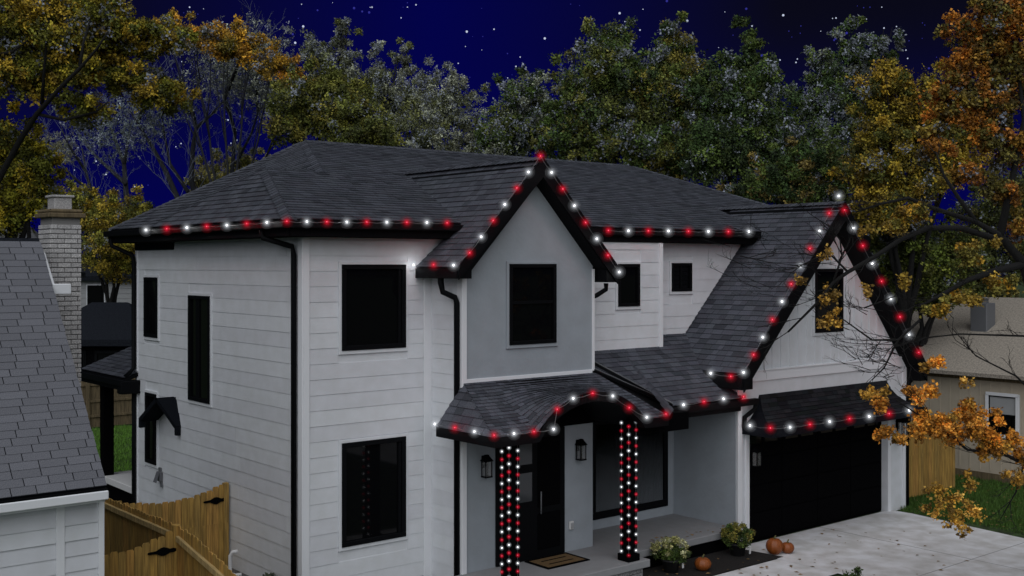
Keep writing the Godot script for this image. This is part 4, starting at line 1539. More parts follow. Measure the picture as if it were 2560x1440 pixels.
func potted(label: String, p: Vector3, r: float, colors: Array, seed_: int, tag_at: Vector3) -> void:
	var t := thing("potted_mum", label, "potted plant", p, "potted chrysanthemums in the planting bed")
	var b := Build.new(true)
	b.lathe(Vector3.ZERO, [Vector2(0.0, 0.0), Vector2(0.13, 0.0), Vector2(0.18, 0.22), Vector2(0.195, 0.22), Vector2(0.195, 0.25), Vector2(0.16, 0.25), Vector2(0.0, 0.23)], 16)
	obj("pot", b.done(), M["pot"], t)
	crown(t, [[p + Vector3(0, 0.36, 0), Vector3(r * 0.85, r * 0.62, r * 0.85), 1.0]], 700, [Color(0.02, 0.035, 0.008), Color(0.03, 0.045, 0.01)], 0.045, seed_, 0.0, 0, 0.25, "foliage")
	var rng := RandomNumberGenerator.new()
	rng.seed = seed_ + 1
	var caps := []
	for k in 60:
		var d := Vector3(rng.randfn(), absf(rng.randfn()) * 0.9 + 0.1, rng.randfn()).normalized()
		caps.append([p + Vector3(0, 0.36, 0) + d * Vector3(r, r * 0.78, r), Vector3.ONE * 0.03, 1.0])
	crown(t, caps, 720, colors, 0.034, seed_ + 3, 0.0, 1, 0.8, "flowers", 12)
	boxed("plant_tag", tag_at - Vector3(0.025, 0.0, 0), tag_at + Vector3(0.025, 0.13, 0.006), M["white_plastic"], t)

func shrub(label: String, p: Vector3, r: Vector3, count: int, colors: Array, size: float, seed_: int, pale := 0.0) -> void:
	var t := thing("shrub", label, "shrub", p)
	var b := Build.new(true)
	var rng := RandomNumberGenerator.new()
	rng.seed = seed_
	for k in 7:
		b.tube(wobble(Vector3(0, -0.02, 0), Vector3(rng.randf_range(-1, 1) * r.x, r.y * rng.randf_range(1.0, 1.7), rng.randf_range(-1, 1) * r.z), 3, 0.03, rng), 0.012, 0.004, 5)
	obj("stem", b.done(), M["bark"], t)
	crown(t, [[p + Vector3(0, r.y, 0), r, 1.0]], count, colors, size, seed_, pale, 0, 0.4, "foliage")

func small_things() -> void:
	lantern("black wall lantern left of the front door", Vector3(3.12, 2.32, 1.002), Vector3.BACK, 0.8)
	lantern("black wall lantern between the front door and the porch recess", Vector3(5.44, 2.38, 1.002), Vector3.BACK, 0.8)
	lantern("black wall lantern on the white pier left of the garage door", Vector3(9.70, 1.90, 1.855), Vector3.BACK, 0.85)
	lantern("black wall lantern on the white pier right of the garage door", Vector3(15.25, 2.0, 1.822), Vector3.BACK, 1.15)
	var o := thing("outlet_cover", "small white outlet cover low on the porch wall right of the door", "outlet cover", Vector3(5.26, 0.95, 1.002))
	boxed("cover", Vector3(-0.055, -0.08, 0), Vector3(0.055, 0.08, 0.05), M["white_plastic"], o, 0.012)
	boxed("lid", Vector3(-0.04, -0.055, 0.05), Vector3(0.04, 0.055, 0.062), M["far_wall"], o, 0.006)
	var m := thing("door_mat", "brown coir door mat with dark border before the front door", "door mat", Vector3(4.55, 0.453, 1.42))
	boxed("mat_field", Vector3(-0.46, 0.001, -0.28), Vector3(0.46, 0.018, 0.28), M["coir"], m, 0.004)
	var b := Build.new()
	for q in [[-0.52, 0.52, -0.34, -0.28], [-0.52, 0.52, 0.28, 0.34], [-0.52, -0.46, -0.28, 0.28], [0.46, 0.52, -0.28, 0.28]]:
		b.box(Vector3(q[0], 0, q[2]), Vector3(q[1], 0.02, q[3]), 0.004)
	b.box(Vector3(-0.30, 0.018, -0.13), Vector3(0.30, 0.0195, -0.09))
	b.box(Vector3(-0.30, 0.018, 0.09), Vector3(0.30, 0.0195, 0.13))
	obj("mat_border", b.done(), M["black_matte"], m)
	pumpkin("single orange pumpkin on the dark mulch between the two potted mums", Vector3(7.36, 0.035, 2.52), 0.165, 0.82)
	pumpkin("larger of the two orange pumpkins beside the garage pier", Vector3(9.46, 0.031, 2.62), 0.18, 0.98)
	pumpkin("smaller of the two orange pumpkins beside the garage pier", Vector3(9.73, 0.031, 2.74), 0.14, 0.86)
	potted("potted mum with creamy white flowers next to the porch column", Vector3(6.80, 0.035, 2.2), 0.36, [Color(0.18, 0.17, 0.10), Color(0.12, 0.12, 0.055), Color(0.22, 0.22, 0.18)], 51, Vector3(0.1, 0.10, 0.22))
	potted("potted mum with yellow green flowers next to the garage pier", Vector3(8.80, 0.035, 2.2), 0.33, [Color(0.095, 0.085, 0.016), Color(0.06, 0.06, 0.012), Color(0.12, 0.105, 0.033)], 61, Vector3(0.08, 0.06, 0.25))
	shrub("dark spiky shrub at the foot of the house's front left corner", at(702, 1450, 18.6) * Vector3(1, 0, 1), Vector3(0.24, 0.46, 0.24), 220, [Color(0.012, 0.016, 0.014), Color(0.02, 0.025, 0.02)], 0.07, 71, 0.35)
	shrub("low green shrub tip at the edge of the walkway and driveway", Vector3(9.0, 0.0, 4.72), Vector3(0.16, 0.14, 0.16), 150, [Color(0.02, 0.035, 0.01)], 0.05, 72)
	# white vent pipe and grey rocks by the gate
	var pp := at(578, 1400, 21.0)
	var v := thing("vent_pipe", "white bent vent pipe on the ground beside the wooden gate", "pipe", ground_under(pp))
	b = Build.new(true)
	var base := pp.y - 0.25
	b.tube([Vector3(-0.02, base, 0), Vector3(-0.02, base + 0.34, 0), Vector3(0.02, base + 0.40, 0.02), Vector3(0.10, base + 0.41, 0.06)].map(func(q): return q), 0.035, 0.035, 8)
	b.tube([Vector3(-0.02, base, 0), Vector3(0.06, base - 0.03, 0.05), Vector3(0.16, base - 0.02, 0.1)], 0.03, 0.03, 8)
	b.tube([Vector3(-0.02, 0, 0), Vector3(-0.02, base, 0)], 0.035, 0.035, 8)
	obj("pipe_body", b.done(), M["white_plastic"], v)

# ---------------------------------------------------------------- bulbs
func row(xs: Array, plane: String, where: float, start_red: bool) -> Array:
	var out := []
	var red := start_red
	for p in xs:
		out.append([on_x(p[0], p[1], where) if plane == "x" else on_z(p[0], p[1], where), red])
		red = not red
	return out

func bulbs() -> void:
	var s := row([[365, 575], [417, 572], [467, 569], [517, 566], [567, 563], [617, 559], [667, 556], [717, 553]], "x", -0.67, false)
	s += row([[767, 554], [817, 554.5], [867, 555], [917, 555], [967, 555.5], [1017, 555.5], [1067, 556], [1118, 557]], "z", 0.60, false)
	light_string("string of red and white bulbs along the left and front eaves of the main roof", s)
	s = row([[1034, 662], [1084, 662], [1134, 663]], "x", 2.19, false)
	s += row([[1174, 632], [1203, 592], [1233, 551], [1262, 511], [1292, 470], [1321, 430], [1351, 390], [1379, 431], [1407, 472], [1436, 514], [1464, 556], [1492, 597], [1520, 638], [1548, 680]], "z", 1.47, true)
	light_string("string of red and white bulbs over the grey stucco gable", s)
	s = row([[1521, 576], [1571, 577], [1621, 577], [1671, 577.5], [1721, 578], [1771, 578.5], [1821, 579], [1872, 579]], "z", 0.60, true)
	light_string("string of red and white bulbs along the eave between the two gables", s)
	s = row([[1087, 1060], [1137, 1069], [1186, 1079], [1235, 1088]], "x", 2.07, false)
	s += row([[1285, 1084], [1335, 1079], [1384, 1073]], "z", 2.65, false)
	s += row([[1393, 1023], [1433, 996], [1482, 983], [1532, 990], [1573, 1019], [1617, 1043], [1665, 1035]], "z", 2.65, true)
	light_string("string of red and white bulbs along the porch eave and over its arch", s)
	s = row([[1709, 1012], [1760, 1004], [1809, 997], [1859, 992]], "z", 2.13, false)
	light_string("short string of four bulbs on the low eave left of the garage", s)
	s = row([[1777, 933], [1827, 941], [1859, 931]], "x", 8.80, false)
	s += row([[1884, 887], [1907, 843], [1931, 799], [1955, 754], [1978, 710], [2001, 665], [2025, 621], [2049, 577], [2073, 533], [2097, 490], [2111, 525], [2134, 570], [2157, 614], [2181, 659], [2204, 703], [2227, 747], [2250, 792], [2273, 837], [2297, 881]], "z", 2.38, true)
	light_string("string of red and white bulbs over the white garage gable", s)
	s = row([[1875, 1064]], "z", 2.2, false)
	s += row([[1926, 1070], [1975, 1068], [2025, 1061], [2074, 1054], [2124, 1047], [2173, 1041], [2223, 1034], [2273, 1026]], "z", 2.79, true)
	light_string("string of red and white bulbs along the awning over the garage door", s)
	# strings wound up the porch columns
	var k := 0
	for x in [2.775, 5.645]:
		var t := thing("bulb_string", ["string of small red and white bulbs wound up the left porch column", "string of small red and white bulbs wound up the right porch column"][k], "string lights", Vector3.ZERO, "strings of small bulbs on the porch columns")
		var edges := [Vector3(x - 0.130, 0, 2.14), Vector3(x - 0.128, 0, 2.328), Vector3(x + 0.06, 0, 2.332)]
		var b := Build.new(true)
		var step: float = [0.1375, 0.150][k]
		for e in 3:
			var y: float = [2.93, 3.03][k] - (0.05 if e == 1 else 0.0) - (0.0 if e < 2 else -0.02)
			var red: bool = (e != 1) == (k == 0)
			b.tube([edges[e] + Vector3.UP * y, edges[e] + Vector3.UP * 0.6], 0.005, 0.005, 4)
			while y > 0.55:
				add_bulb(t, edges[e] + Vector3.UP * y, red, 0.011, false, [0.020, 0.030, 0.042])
				red = not red
				y -= step
		obj("cable", b.done(), M["cable"], t)
		k += 1

# ---------------------------------------------------------------- trees
func bare_tree(label: String, lines: Array, d: float, r: float, seed_: int, leaves: Array, colors: Array, twig_count := 3) -> void:
	var rng := RandomNumberGenerator.new()
	rng.seed = seed_
	var foot := ground_under(at(lines[0][0][0], lines[0][0][1], d))
	var t := thing("bare_tree", label, "tree", foot)
	var b := Build.new(true)
	var tw := Build.new()
	var first := true
	for l in lines:
		var pts := []
		var lean := rng.randf_range(-0.6, 0.6)
		var k := 0
		for p in l:
			pts.append(at(p[0], p[1], d + lean * k) - foot)
			k += 1
		if first:
			var low: Array = [Vector3(0, -0.1, 0)]
			low.append_array(pts)
			b.tube(low, r * 1.25, r * 0.25, 7)
			first = false
		else:
			b.tube(pts, r * 0.7, r * 0.14, 6)
		for q in range(1, pts.size()):
			for w in twig_count:
				var from: Vector3 = pts[q - 1].lerp(pts[q], rng.randf())
				twig(tw, from, (pts[q] - pts[q - 1]).normalized(), rng.randf_range(0.9, 2.4), 0.016, 2, rng)
	obj("trunk", b.done(), M["grey_bark"], t)
	var o := obj("twigs", tw.done(), M["twig"], t)
	o.set_meta("kind", "stuff")
	if leaves.size():
		crown(t, leaves, int(620 * leaves.size()), colors, 0.10, seed_ + 4, 0.5, 0, 0.8, "leaves", 8)

func twig(b: Build, p: Vector3, dir: Vector3, l: float, r: float, level: int, rng: RandomNumberGenerator) -> void:
	var d := (dir + Vector3(rng.randf_range(-1, 1), rng.randf_range(-0.3, 0.7), rng.randf_range(-1, 1)) * 0.8).normalized()
	var mid := p + d * l * 0.5
	var d2 := (d + Vector3(rng.randf_range(-1, 1), rng.randf_range(-0.5, 0.6), rng.randf_range(-1, 1)) * 0.4).normalized()
	var end := mid + d2 * l * 0.5
	b.tube([p, mid, end], r, r * 0.4, 3)
	if level > 0:
		for k in 3:
			twig(b, p.lerp(mid, rng.randf_range(0.3, 1.0)) if k == 0 else mid.lerp(end, rng.randf()), d2, l * rng.randf_range(0.4, 0.65), r * 0.6, level - 1, rng)

func trees() -> void:
	var olive := [Color(0.075, 0.075, 0.016), Color(0.055, 0.062, 0.014), Color(0.10, 0.088, 0.02), Color(0.04, 0.048, 0.012)]
	var green := [Color(0.030, 0.050, 0.012), Color(0.045, 0.060, 0.014), Color(0.022, 0.038, 0.011), Color(0.06, 0.068, 0.02)]
	var dark := [Color(0.020, 0.038, 0.012), Color(0.032, 0.050, 0.012), Color(0.014, 0.026, 0.010), Color(0.042, 0.060, 0.014)]
	var gold := [Color(0.20, 0.115, 0.014), Color(0.15, 0.095, 0.014), Color(0.24, 0.125, 0.018), Color(0.09, 0.072, 0.012)]
	var orange := [Color(0.24, 0.10, 0.014), Color(0.17, 0.09, 0.014), Color(0.30, 0.12, 0.022), Color(0.12, 0.085, 0.016), Color(0.08, 0.068, 0.016)]
	var grey := [Color(0.12, 0.125, 0.125), Color(0.07, 0.078, 0.05), Color(0.17, 0.18, 0.19), Color(0.06, 0.065, 0.028), Color(0.045, 0.05, 0.03)]
	# ---- behind the house, left to right
	tree("olive bushy tree directly behind the main roof's left ridge end", ground_under(at(800, 300, 43)), [blob(790, 270, 95, 75, 43), blob(870, 300, 90, 80, 43), blob(730, 310, 55, 55, 43), blob(830, 215, 60, 50, 43.5), blob(920, 340, 80, 50, 42)], 5200, olive, 0.17, 101, 0.25)
	tree("tall sparse greyish tree with a spiky top behind the middle of the main roof", ground_under(at(900, 250, 50)), [blob(860, 130, 34, 70, 50), blob(905, 210, 60, 80, 50), blob(800, 160, 50, 50, 50), blob(975, 250, 70, 70, 50), blob(1010, 170, 22, 50, 50), blob(1060, 250, 80, 70, 49), blob(760, 120, 45, 40, 50, 0.5), blob(850, 80, 16, 40, 50, 0.8), blob(1000, 150, 14, 40, 50, 0.8)], 3700, grey, 0.15, 111, 0.65, 0, 0.27, 0.16, "grey_bark")
	tree("pale thin-leaved tree behind the roof ridge left of the stucco gable", ground_under(at(1100, 320, 47)), [blob(1100, 300, 110, 80, 47), blob(1150, 230, 60, 50, 47, 0.7), blob(1020, 340, 90, 50, 46.5), blob(1210, 350, 70, 50, 47, 0.6), blob(1120, 370, 110, 40, 46)], 3000, grey, 0.14, 121, 0.6, 0, 0.3, 0.15, "grey_bark")
	tree("low green tree peeping over the ridge behind the stucco gable", ground_under(at(1260, 360, 46)), [blob(1270, 330, 70, 70, 46), blob(1310, 250, 55, 60, 46), blob(1240, 380, 60, 40, 46), blob(1350, 320, 60, 70, 46)], 3600, green + [Color(0.13, 0.14, 0.14)], 0.16, 131, 0.55, 0, 0.3)
	tree("broad green tree with yellow tops right behind the stucco gable", ground_under(at(1560, 300, 42)), [blob(1520, 120, 62, 60, 42), blob(1500, 210, 95, 90, 42), blob(1590, 260, 110, 100, 42), blob(1470, 330, 100, 90, 42), blob(1600, 380, 120, 80, 41.5), blob(1430, 250, 50, 60, 42, 0.6), blob(1420, 380, 70, 50, 42)], 9000, green + [Color(0.075, 0.075, 0.02)], 0.16, 141, 0.42)
	tree("green tree with a golden crest behind the roof between the gables", ground_under(at(1690, 300, 41)), [blob(1690, 120, 48, 55, 41), blob(1670, 200, 80, 80, 41), blob(1720, 290, 100, 90, 41), blob(1690, 390, 120, 80, 40.5)], 6500, green + [Color(0.10, 0.085, 0.02)], 0.16, 151, 0.42)
	tree("pointed dense dark green tree between the two gables", ground_under(at(1880, 320, 38)), [blob(1865, 120, 24, 55, 38, 0.8), blob(1870, 200, 70, 60, 38), blob(1860, 290, 110, 90, 38), blob(1920, 370, 110, 100, 38), blob(1800, 380, 100, 80, 37.5), blob(1990, 440, 90, 60, 37), blob(1780, 220, 50, 60, 38)], 9500, dark, 0.15, 161, 0.32)
	tree("thin dark tree with pale sky-tinted edges behind the garage peak", ground_under(at(2080, 280, 43)), [blob(2060, 190, 50, 60, 43), blob(2040, 260, 55, 60, 43), blob(2140, 150, 50, 70, 43), blob(2110, 260, 60, 60, 43), blob(2220, 120, 24, 60, 43, 0.7), blob(2080, 360, 80, 60, 42)], 4600, dark + [Color(0.10, 0.11, 0.11)], 0.15, 171, 0.7, 0, 0.28)
	tree("dark undergrowth tree behind the garage ridge", ground_under(at(2000, 440, 36)), [blob(1960, 450, 90, 60, 36), blob(2060, 420, 80, 60, 36), blob(2040, 500, 90, 50, 35.5), blob(1880, 480, 80, 40, 36)], 3600, dark + [Color(0.08, 0.06, 0.02)], 0.14, 181, 0.12)
	tree("green bush-like tree behind the right slope of the garage", ground_under(at(2270, 680, 34)), [blob(2240, 640, 90, 70, 34), blob(2320, 680, 110, 80, 34), blob(2400, 640, 60, 60, 34), blob(2260, 730, 80, 50, 34), blob(2180, 600, 60, 50, 34), blob(2340, 740, 70, 40, 34)], 7500, [Color(0.035, 0.048, 0.008), Color(0.055, 0.062, 0.01), Color(0.025, 0.034, 0.008)], 0.14, 191, 0.03)
	tree("golden brown tree behind the garage peak at right", ground_under(at(2260, 400, 33)), [blob(2220, 330, 90, 80, 33), blob(2300, 270, 100, 80, 33), blob(2180, 430, 100, 70, 33), blob(2290, 420, 110, 90, 33), blob(2230, 520, 110, 60, 32.5), blob(2390, 380, 80, 90, 33, 0.7), blob(2210, 230, 60, 60, 33)], 8000, [Color(0.125, 0.090, 0.010), Color(0.095, 0.076, 0.010), Color(0.16, 0.105, 0.012), Color(0.040, 0.044, 0.010)], 0.14, 201, 0.10)
	tree("dark leafy tree behind the tan house at the right edge", ground_under(at(2500, 560, 46)), [blob(2470, 560, 80, 70, 46), blob(2550, 500, 80, 80, 46), blob(2430, 660, 70, 70, 46), blob(2540, 640, 70, 60, 46), blob(2480, 740, 80, 50, 45)], 4200, [Color(0.035, 0.040, 0.010), Color(0.06, 0.05, 0.012), Color(0.022, 0.028, 0.008)], 0.17, 196, 0.25)
	# ---- left side
	tree("low yellow green tree behind the left neighbour's chimney", ground_under(at(290, 600, 53)), [blob(250, 560, 80, 60, 53), blob(330, 560, 60, 55, 53), blob(290, 630, 80, 60, 52), blob(200, 520, 60, 40, 53)], 5200, [Color(0.12, 0.105, 0.016), Color(0.085, 0.085, 0.015), Color(0.15, 0.11, 0.016), Color(0.05, 0.055, 0.012)], 0.17, 211, 0.12)
	tree("small pale yellow tree peeping over the left roof slope", ground_under(at(570, 440, 50)), [blob(570, 440, 75, 45, 50), blob(620, 410, 45, 30, 50), blob(520, 470, 50, 40, 50)], 1800, [Color(0.13, 0.12, 0.04), Color(0.09, 0.09, 0.03), Color(0.17, 0.15, 0.06)], 0.15, 221, 0.3)
	tree("yellow green tree hanging over the neighbouring roof at the left edge", ground_under(at(-40, 480, 27)), [blob(30, 380, 70, 80, 27), blob(60, 460, 80, 70, 27), blob(20, 530, 80, 60, 27), blob(100, 400, 40, 50, 27, 0.7), blob(-40, 440, 80, 100, 27)], 5200, [Color(0.17, 0.145, 0.014), Color(0.12, 0.115, 0.013), Color(0.20, 0.155, 0.016), Color(0.06, 0.065, 0.01)], 0.12, 231, 0.16)
	# big tree at upper left, with black limbs
	var big := thing("broadleaf_tree", "large golden green tree with black limbs filling the upper left corner", "tree", ground_under(at(60, 400, 25)))
	var bc := [blob(120, 70, 130, 90, 25), blob(40, 60, 90, 100, 25), blob(230, 40, 90, 70, 25.5), blob(70, 190, 90, 60, 25), blob(180, 170, 80, 50, 25), blob(330, 90, 80, 40, 26), blob(400, 110, 70, 40, 26.5), blob(300, 190, 60, 40, 26, 0.7), blob(390, 230, 80, 40, 26.5), blob(440, 260, 50, 30, 27, 0.7), blob(210, 270, 70, 45, 25.5, 0.6), blob(260, 120, 60, 60, 26), blob(-40, 140, 80, 120, 25)]
	crown(big, bc, 13000, [Color(0.14, 0.115, 0.013), Color(0.18, 0.125, 0.015), Color(0.09, 0.09, 0.012), Color(0.055, 0.06, 0.011)], 0.115, 241, 0.32, 0, 0.33)
	var lb := Build.new(true)
	for l in [[[-90, 900, 26.5], [-20, 480, 26], [50, 350, 25.5], [92, 285, 25], [150, 220, 24.5], [200, 170, 24.3], [240, 125, 24.2], [270, 80, 24]], [[105, 260, 25], [110, 180, 24.6], [118, 90, 24.4], [125, 10, 24.4]], [[200, 165, 24.3], [208, 110, 24.4], [225, 50, 24.6]], [[-20, 140, 24.4], [30, 130, 24.3], [70, 100, 24.3]], [[92, 285, 25], [160, 300, 25], [240, 280, 25.2], [270, 255, 25.4]]]:
		var pts := []
		for p in l:
			pts.append(at(p[0], p[1], p[2]) - big.position)
		lb.tube(pts, 0.085 if l.size() > 6 else 0.04, 0.018, 7)
	obj("limb", lb.done(), M["bark"], big)
	# arch of orange leaves across the upper left
	tree("tall orange leaved tree arching over the bare trunks at upper left", ground_under(at(560, 300, 44)), [blob(560, 110, 60, 40, 44), blob(480, 90, 60, 35, 44), blob(620, 130, 40, 40, 44), blob(420, 90, 50, 35, 44), blob(690, 170, 50, 40, 44, 0.7), blob(740, 210, 40, 40, 44, 0.6)], 3000, gold, 0.16, 251, 0.4, 0, 0.36, 0.12, "grey_bark")
	# bare trees
	bare_tree("bare forked tree whose trunk rises just behind the left end of the main roof", [[[492, 500], [478, 450], [482, 370], [490, 320], [530, 285], [560, 250]], [[490, 320], [478, 260], [490, 220], [515, 180]], [[560, 250], [580, 300], [586, 340]], [[560, 250], [600, 150], [640, 90]]], 47, 0.13, 301, [blob(560, 180, 90, 80, 47, 0.5), blob(660, 130, 70, 60, 47, 0.5)], [Color(0.15, 0.16, 0.18), Color(0.10, 0.11, 0.12)])
	bare_tree("bare leaning tree with long straight trunk left of the main roof", [[[450, 510], [415, 430], [385, 375], [345, 310], [320, 270]], [[470, 480], [425, 410], [410, 330], [400, 270]], [[345, 310], [360, 250], [370, 200]]], 46, 0.12, 311, [blob(400, 260, 90, 60, 46, 0.4), blob(290, 330, 110, 70, 46, 0.4)], [Color(0.06, 0.075, 0.11), Color(0.05, 0.06, 0.075)])
	bare_tree("thin bare tree with two stems at the right of the blue gap", [[[580, 430], [588, 330], [570, 260], [555, 230]], [[590, 410], [630, 330], [645, 280], [690, 230]], [[645, 280], [640, 200], [650, 120]]], 48, 0.09, 321, [blob(640, 130, 40, 50, 48, 0.4), blob(680, 240, 50, 60, 48, 0.4), blob(610, 200, 40, 50, 48, 0.4)], [Color(0.15, 0.16, 0.18)])
	bare_tree("dark bare tree rising from the yellow bush right of the chimney", [[[322, 560], [315, 480], [310, 410], [285, 340], [262, 280]], [[315, 460], [270, 420], [230, 380], [190, 330]], [[310, 410], [320, 350], [330, 300]]], 70, 0.2, 331, [], [], 4)
	bare_tree("slanting bare tree directly above the brick chimney", [[[252, 560], [235, 500], [215, 430], [205, 370]], [[228, 480], [180, 440], [130, 390], [95, 340]], [[215, 430], [170, 360], [150, 310]]], 70, 0.15, 341, [blob(150, 380, 40, 30, 70, 0.4)], [Color(0.12, 0.12, 0.09)], 4)
	maple(orange)

func maple(orange: Array) -> void:
	var foot := ground_under(at(2680, 1300, 21.5))
	var t := thing("maple_tree", "orange maple whose black limbs reach in front of the garage from the right", "tree", foot)
	var rng := RandomNumberGenerator.new()
	rng.seed = 77
	var lines := [
		[[2640, 1100, 21.5], [2600, 800, 21.5], [2560, 660, 21.4], [2500, 590, 21.2], [2440, 555, 21]],
		[[2560, 660, 21.4], [2480, 680, 21], [2420, 700, 20.8], [2340, 745, 20.6], [2300, 765, 20.5]],
		[[2500, 600, 21.2], [2400, 570, 20.8], [2320, 570, 20.5], [2250, 600, 20.3], [2190, 640, 20.2], [2120, 680, 20.1], [2085, 705, 20], [2040, 760, 20], [1970, 830, 20]],
		[[2440, 555, 21], [2330, 520, 20.8], [2270, 495, 20.7], [2200, 510, 20.6], [2140, 530, 20.5]],
		[[2440, 555, 21], [2400, 500, 21], [2360, 440, 21], [2340, 380, 21.2]],
		[[2500, 590, 21.2], [2530, 450, 21.4], [2560, 300, 21.6], [2540, 120, 21.8]],
		[[2120, 680, 20.1], [2080, 640, 20], [2040, 645, 20], [2000, 665, 20]],
		[[2085, 700, 20], [2105, 640, 20], [2100, 600, 20], [2070, 560, 20]],
		[[2300, 800, 20.5], [2245, 850, 20.4], [2210, 920, 20.3], [2180, 950, 20.3]],
		[[2245, 850, 20.4], [2180, 850, 20.3], [2110, 800, 20.2], [2060, 760, 20.2]],
		[[2560, 840, 21], [2400, 835, 20.8], [2310, 845, 20.6], [2245, 862, 20.4]],
		[[2620, 1250, 21.3], [2560, 1160, 20.6], [2500, 1130, 20.3], [2420, 1125, 20], [2330, 1060, 19.8], [2240, 1000, 19.7]],
		[[2600, 1000, 21.3], [2540, 940, 20.6], [2440, 890, 20.4], [2380, 820, 20.3]],
		[[2560, 1160, 20.6], [2540, 1230, 20.5], [2500, 1300, 20.4]],
		[[1850, 640, 20.3], [1920, 655, 20.2], [2000, 665, 20]],
		[[2160, 770, 20.2], [2240, 740, 20.4], [2300, 765, 20.5]],
	]
	var tw := Build.new()
	var n := 0
	for l in lines:
		var pts := []
		for p in l:
			pts.append(at(p[0], p[1], p[2]) - foot)
		var b := Build.new(true)
		if n == 0:
			pts.push_front(Vector3(0, -0.1, 0))
		var r: float = [0.17, 0.075, 0.062, 0.05, 0.05, 0.08, 0.022, 0.022, 0.026, 0.022, 0.02, 0.04, 0.022, 0.022, 0.010, 0.014][n]
		b.tube(pts, r, r * 0.28, 8)
		obj("trunk" if n == 0 else "limb", b.done(), M["bark"], t)
		if n > 0:
			for q in range(1, pts.size()):
				for w in 2:
					twig(tw, pts[q - 1].lerp(pts[q], rng.randf()), (pts[q] - pts[q - 1]).normalized(), rng.randf_range(0.35, 0.8), 0.010, 2, rng)
		n += 1
	# bare twigs over the white gable and the dark roof slope
	for k in 26:
		var p := at(rng.randf_range(2120, 2270), rng.randf_range(760, 960), 20.3) - foot
		twig(tw, p, Vector3(-0.5, 0.1, -0.2), rng.randf_range(0.3, 0.75), 0.009, 2, rng)
	for k in 14:
		var p := at(rng.randf_range(1800, 2060), rng.randf_range(560, 740), 20.3) - foot
		twig(tw, p, Vector3(-0.6, 0.1, -0.4), rng.randf_range(0.3, 0.8), 0.007, 2, rng)
	var o := obj("twigs", tw.done(), M["bark"], t)
	o.set_meta("kind", "stuff")
	var c := []
	for q in [[2480, 90, 90, 80, 22], [2560, 160, 80, 110, 22], [2420, 190, 70, 60, 22], [2480, 260, 80, 60, 21.8], [2400, 290, 60, 50, 21.8], [2450, 350, 70, 45, 21.6], [2540, 380, 60, 60, 21.6], [2350, 250, 50, 45, 22], [2330, 360, 60, 40, 21.8], [2560, 30, 80, 60, 22], [2400, 440, 60, 35, 21.4], [2510, 470, 55, 35, 21.4], [2550, 560, 45, 50, 21.4]]:
		c.append(blob(q[0], q[1], q[2], q[3], q[4]))
	crown(t, c, 8000, orange.map(func(q): return q * 0.72), 0.085, 401, 0.16, 1, 0.33)
	c = []
	for q in [[2165, 575, 26, 14, 20.3], [2240, 560, 45, 25, 20.5], [2290, 540, 40, 25, 20.6], [2440, 640, 50, 30, 21], [2500, 700, 40, 30, 21], [2350, 775, 50, 24, 20.6], [2420, 750, 40, 25, 20.8], [2265, 700, 24, 16, 20.4]]:
		c.append(blob(q[0], q[1], q[2], q[3], q[4]))
	crown(t, c, 1300, [Color(0.20, 0.12, 0.018), Color(0.15, 0.10, 0.02), Color(0.10, 0.085, 0.02)], 0.075, 411, 0.0, 1, 0.4, "golden_leaves")
	c = []
	for q in [[2192, 992, 30, 30, 19.7], [2222, 1092, 40, 22, 19.7], [2305, 985, 42, 28, 19.8], [2330, 1060, 55, 34, 19.9], [2400, 1075, 60, 35, 20], [2450, 1070, 50, 45, 20], [2500, 1120, 60, 28, 20.2], [2560, 1130, 50, 40, 20.4], [2300, 1075, 40, 26, 19.8], [2325, 915, 36, 16, 20.2], [2420, 1025, 30, 28, 20.1]]:
		c.append(blob(q[0], q[1], q[2], q[3], q[4]))
	crown(t, c, 2600, [Color(0.30, 0.13, 0.02), Color(0.24, 0.10, 0.016), Color(0.34, 0.16, 0.035), Color(0.20, 0.11, 0.022)], 0.075, 421, 0.0, 1, 0.4, "orange_leaves")
	c = []
	for q in [[2062, 745, 32, 20, 20], [2085, 790, 28, 22, 20], [2050, 800, 22, 16, 20], [2170, 735, 12, 22, 20.1], [2000, 700, 20, 14, 20], [2430, 1275, 30, 26, 20.2], [2355, 1240, 40, 30, 20.1], [2390, 1300, 28, 24, 20.2], [2330, 1290, 26, 16, 20.2], [2420, 1215, 22, 20, 20.3], [2530, 1190, 30, 25, 20.4], [2405, 1330, 14, 20, 20.2], [2410, 960, 18, 14, 20.2], [2070, 640, 18, 14, 20]]:
		c.append(blob(q[0], q[1], q[2], q[3], q[4]))
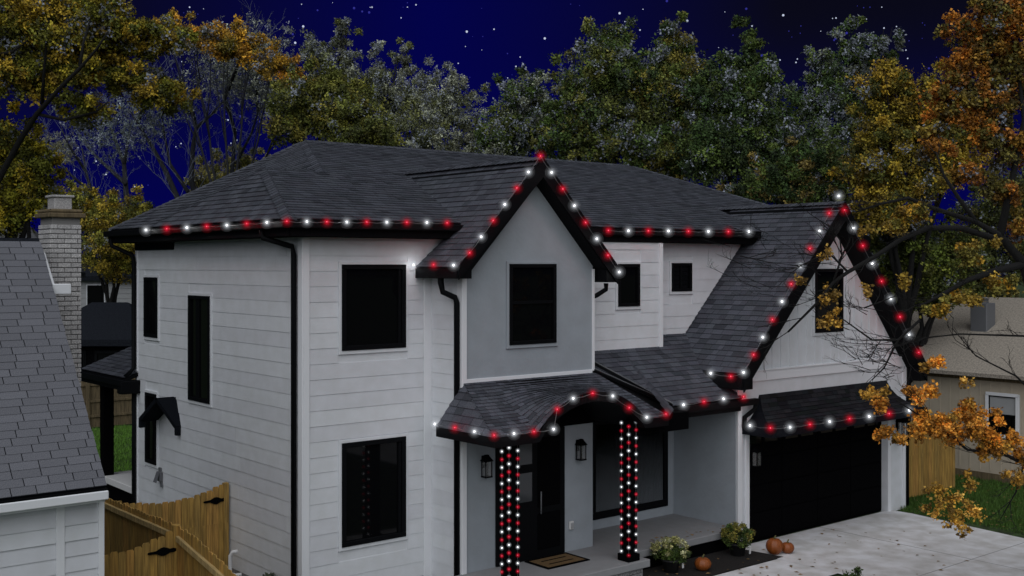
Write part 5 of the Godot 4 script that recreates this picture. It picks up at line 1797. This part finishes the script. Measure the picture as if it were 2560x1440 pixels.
	crown(t, c, 620, [Color(0.24, 0.14, 0.03), Color(0.20, 0.11, 0.02), Color(0.28, 0.17, 0.05)], 0.07, 431, 0.0, 1, 0.45, "tip_leaves", 8)

# ---------------------------------------------------------------- stars
func stars() -> void:
	var rng := RandomNumberGenerator.new()
	rng.seed = 2024
	var big := [[758, 66], [738, 107], [1549, 33], [1718, 52], [1701, 48], [1125, 173], [1167, 79], [1958, 38], [1362, 96], [590, 327], [592, 350], [570, 300], [1880, 65], [1990, 156], [1950, 150], [2090, 45], [2210, 70], [930, 18], [1600, 75], [648, 152], [1188, 241], [1290, 166], [490, 211], [291, 362], [265, 436], [337, 467], [240, 403], [1040, 12], [474, 18], [1235, 73]]
	for colour in ["white", "blue"]:
		var xf := []
		if colour == "white":
			for k in big.size():
				var r: float = 0.42 if k < 9 else 0.27
				xf.append(Transform3D(Basis().scaled(Vector3.ONE * r), at(big[k][0], big[k][1], 420.0)))
		for k in 420:
			var px := rng.randf_range(-3500, 6000)
			var py := rng.randf_range(-2200, 640)
			var r := rng.randf_range(0.10, 0.22)
			if colour == "blue" and rng.randf() < 0.3:
				r = rng.randf_range(0.3, 0.5)
			xf.append(Transform3D(Basis().scaled(Vector3.ONE * r), at(px, py, 420.0)))
		# those of the sky in view
		for k in 130:
			var r := rng.randf_range(0.13, 0.24)
			if colour == "blue" and rng.randf() < 0.3:
				r = rng.randf_range(0.3, 0.5)
			xf.append(Transform3D(Basis().scaled(Vector3.ONE * r), at(rng.randf_range(100, 2450), rng.randf_range(0, 460), 420.0)))
		var ms := SphereMesh.new()
		ms.radius = 1.0
		ms.height = 2.0
		ms.radial_segments = 10
		ms.rings = 5
		var mm := MultiMesh.new()
		mm.transform_format = MultiMesh.TRANSFORM_3D
		mm.mesh = ms
		mm.instance_count = xf.size()
		for k in xf.size():
			mm.set_instance_transform(k, xf[k])
		var o := MultiMeshInstance3D.new()
		o.name = "stars_" + colour
		o.multimesh = mm
		o.material_override = M["star_" + colour]
		add_child(o)
		o.set_meta("kind", "stuff")
		tag(o, "white stars scattered over the night sky" if colour == "white" else "dim blue stars scattered over the night sky", "stars")
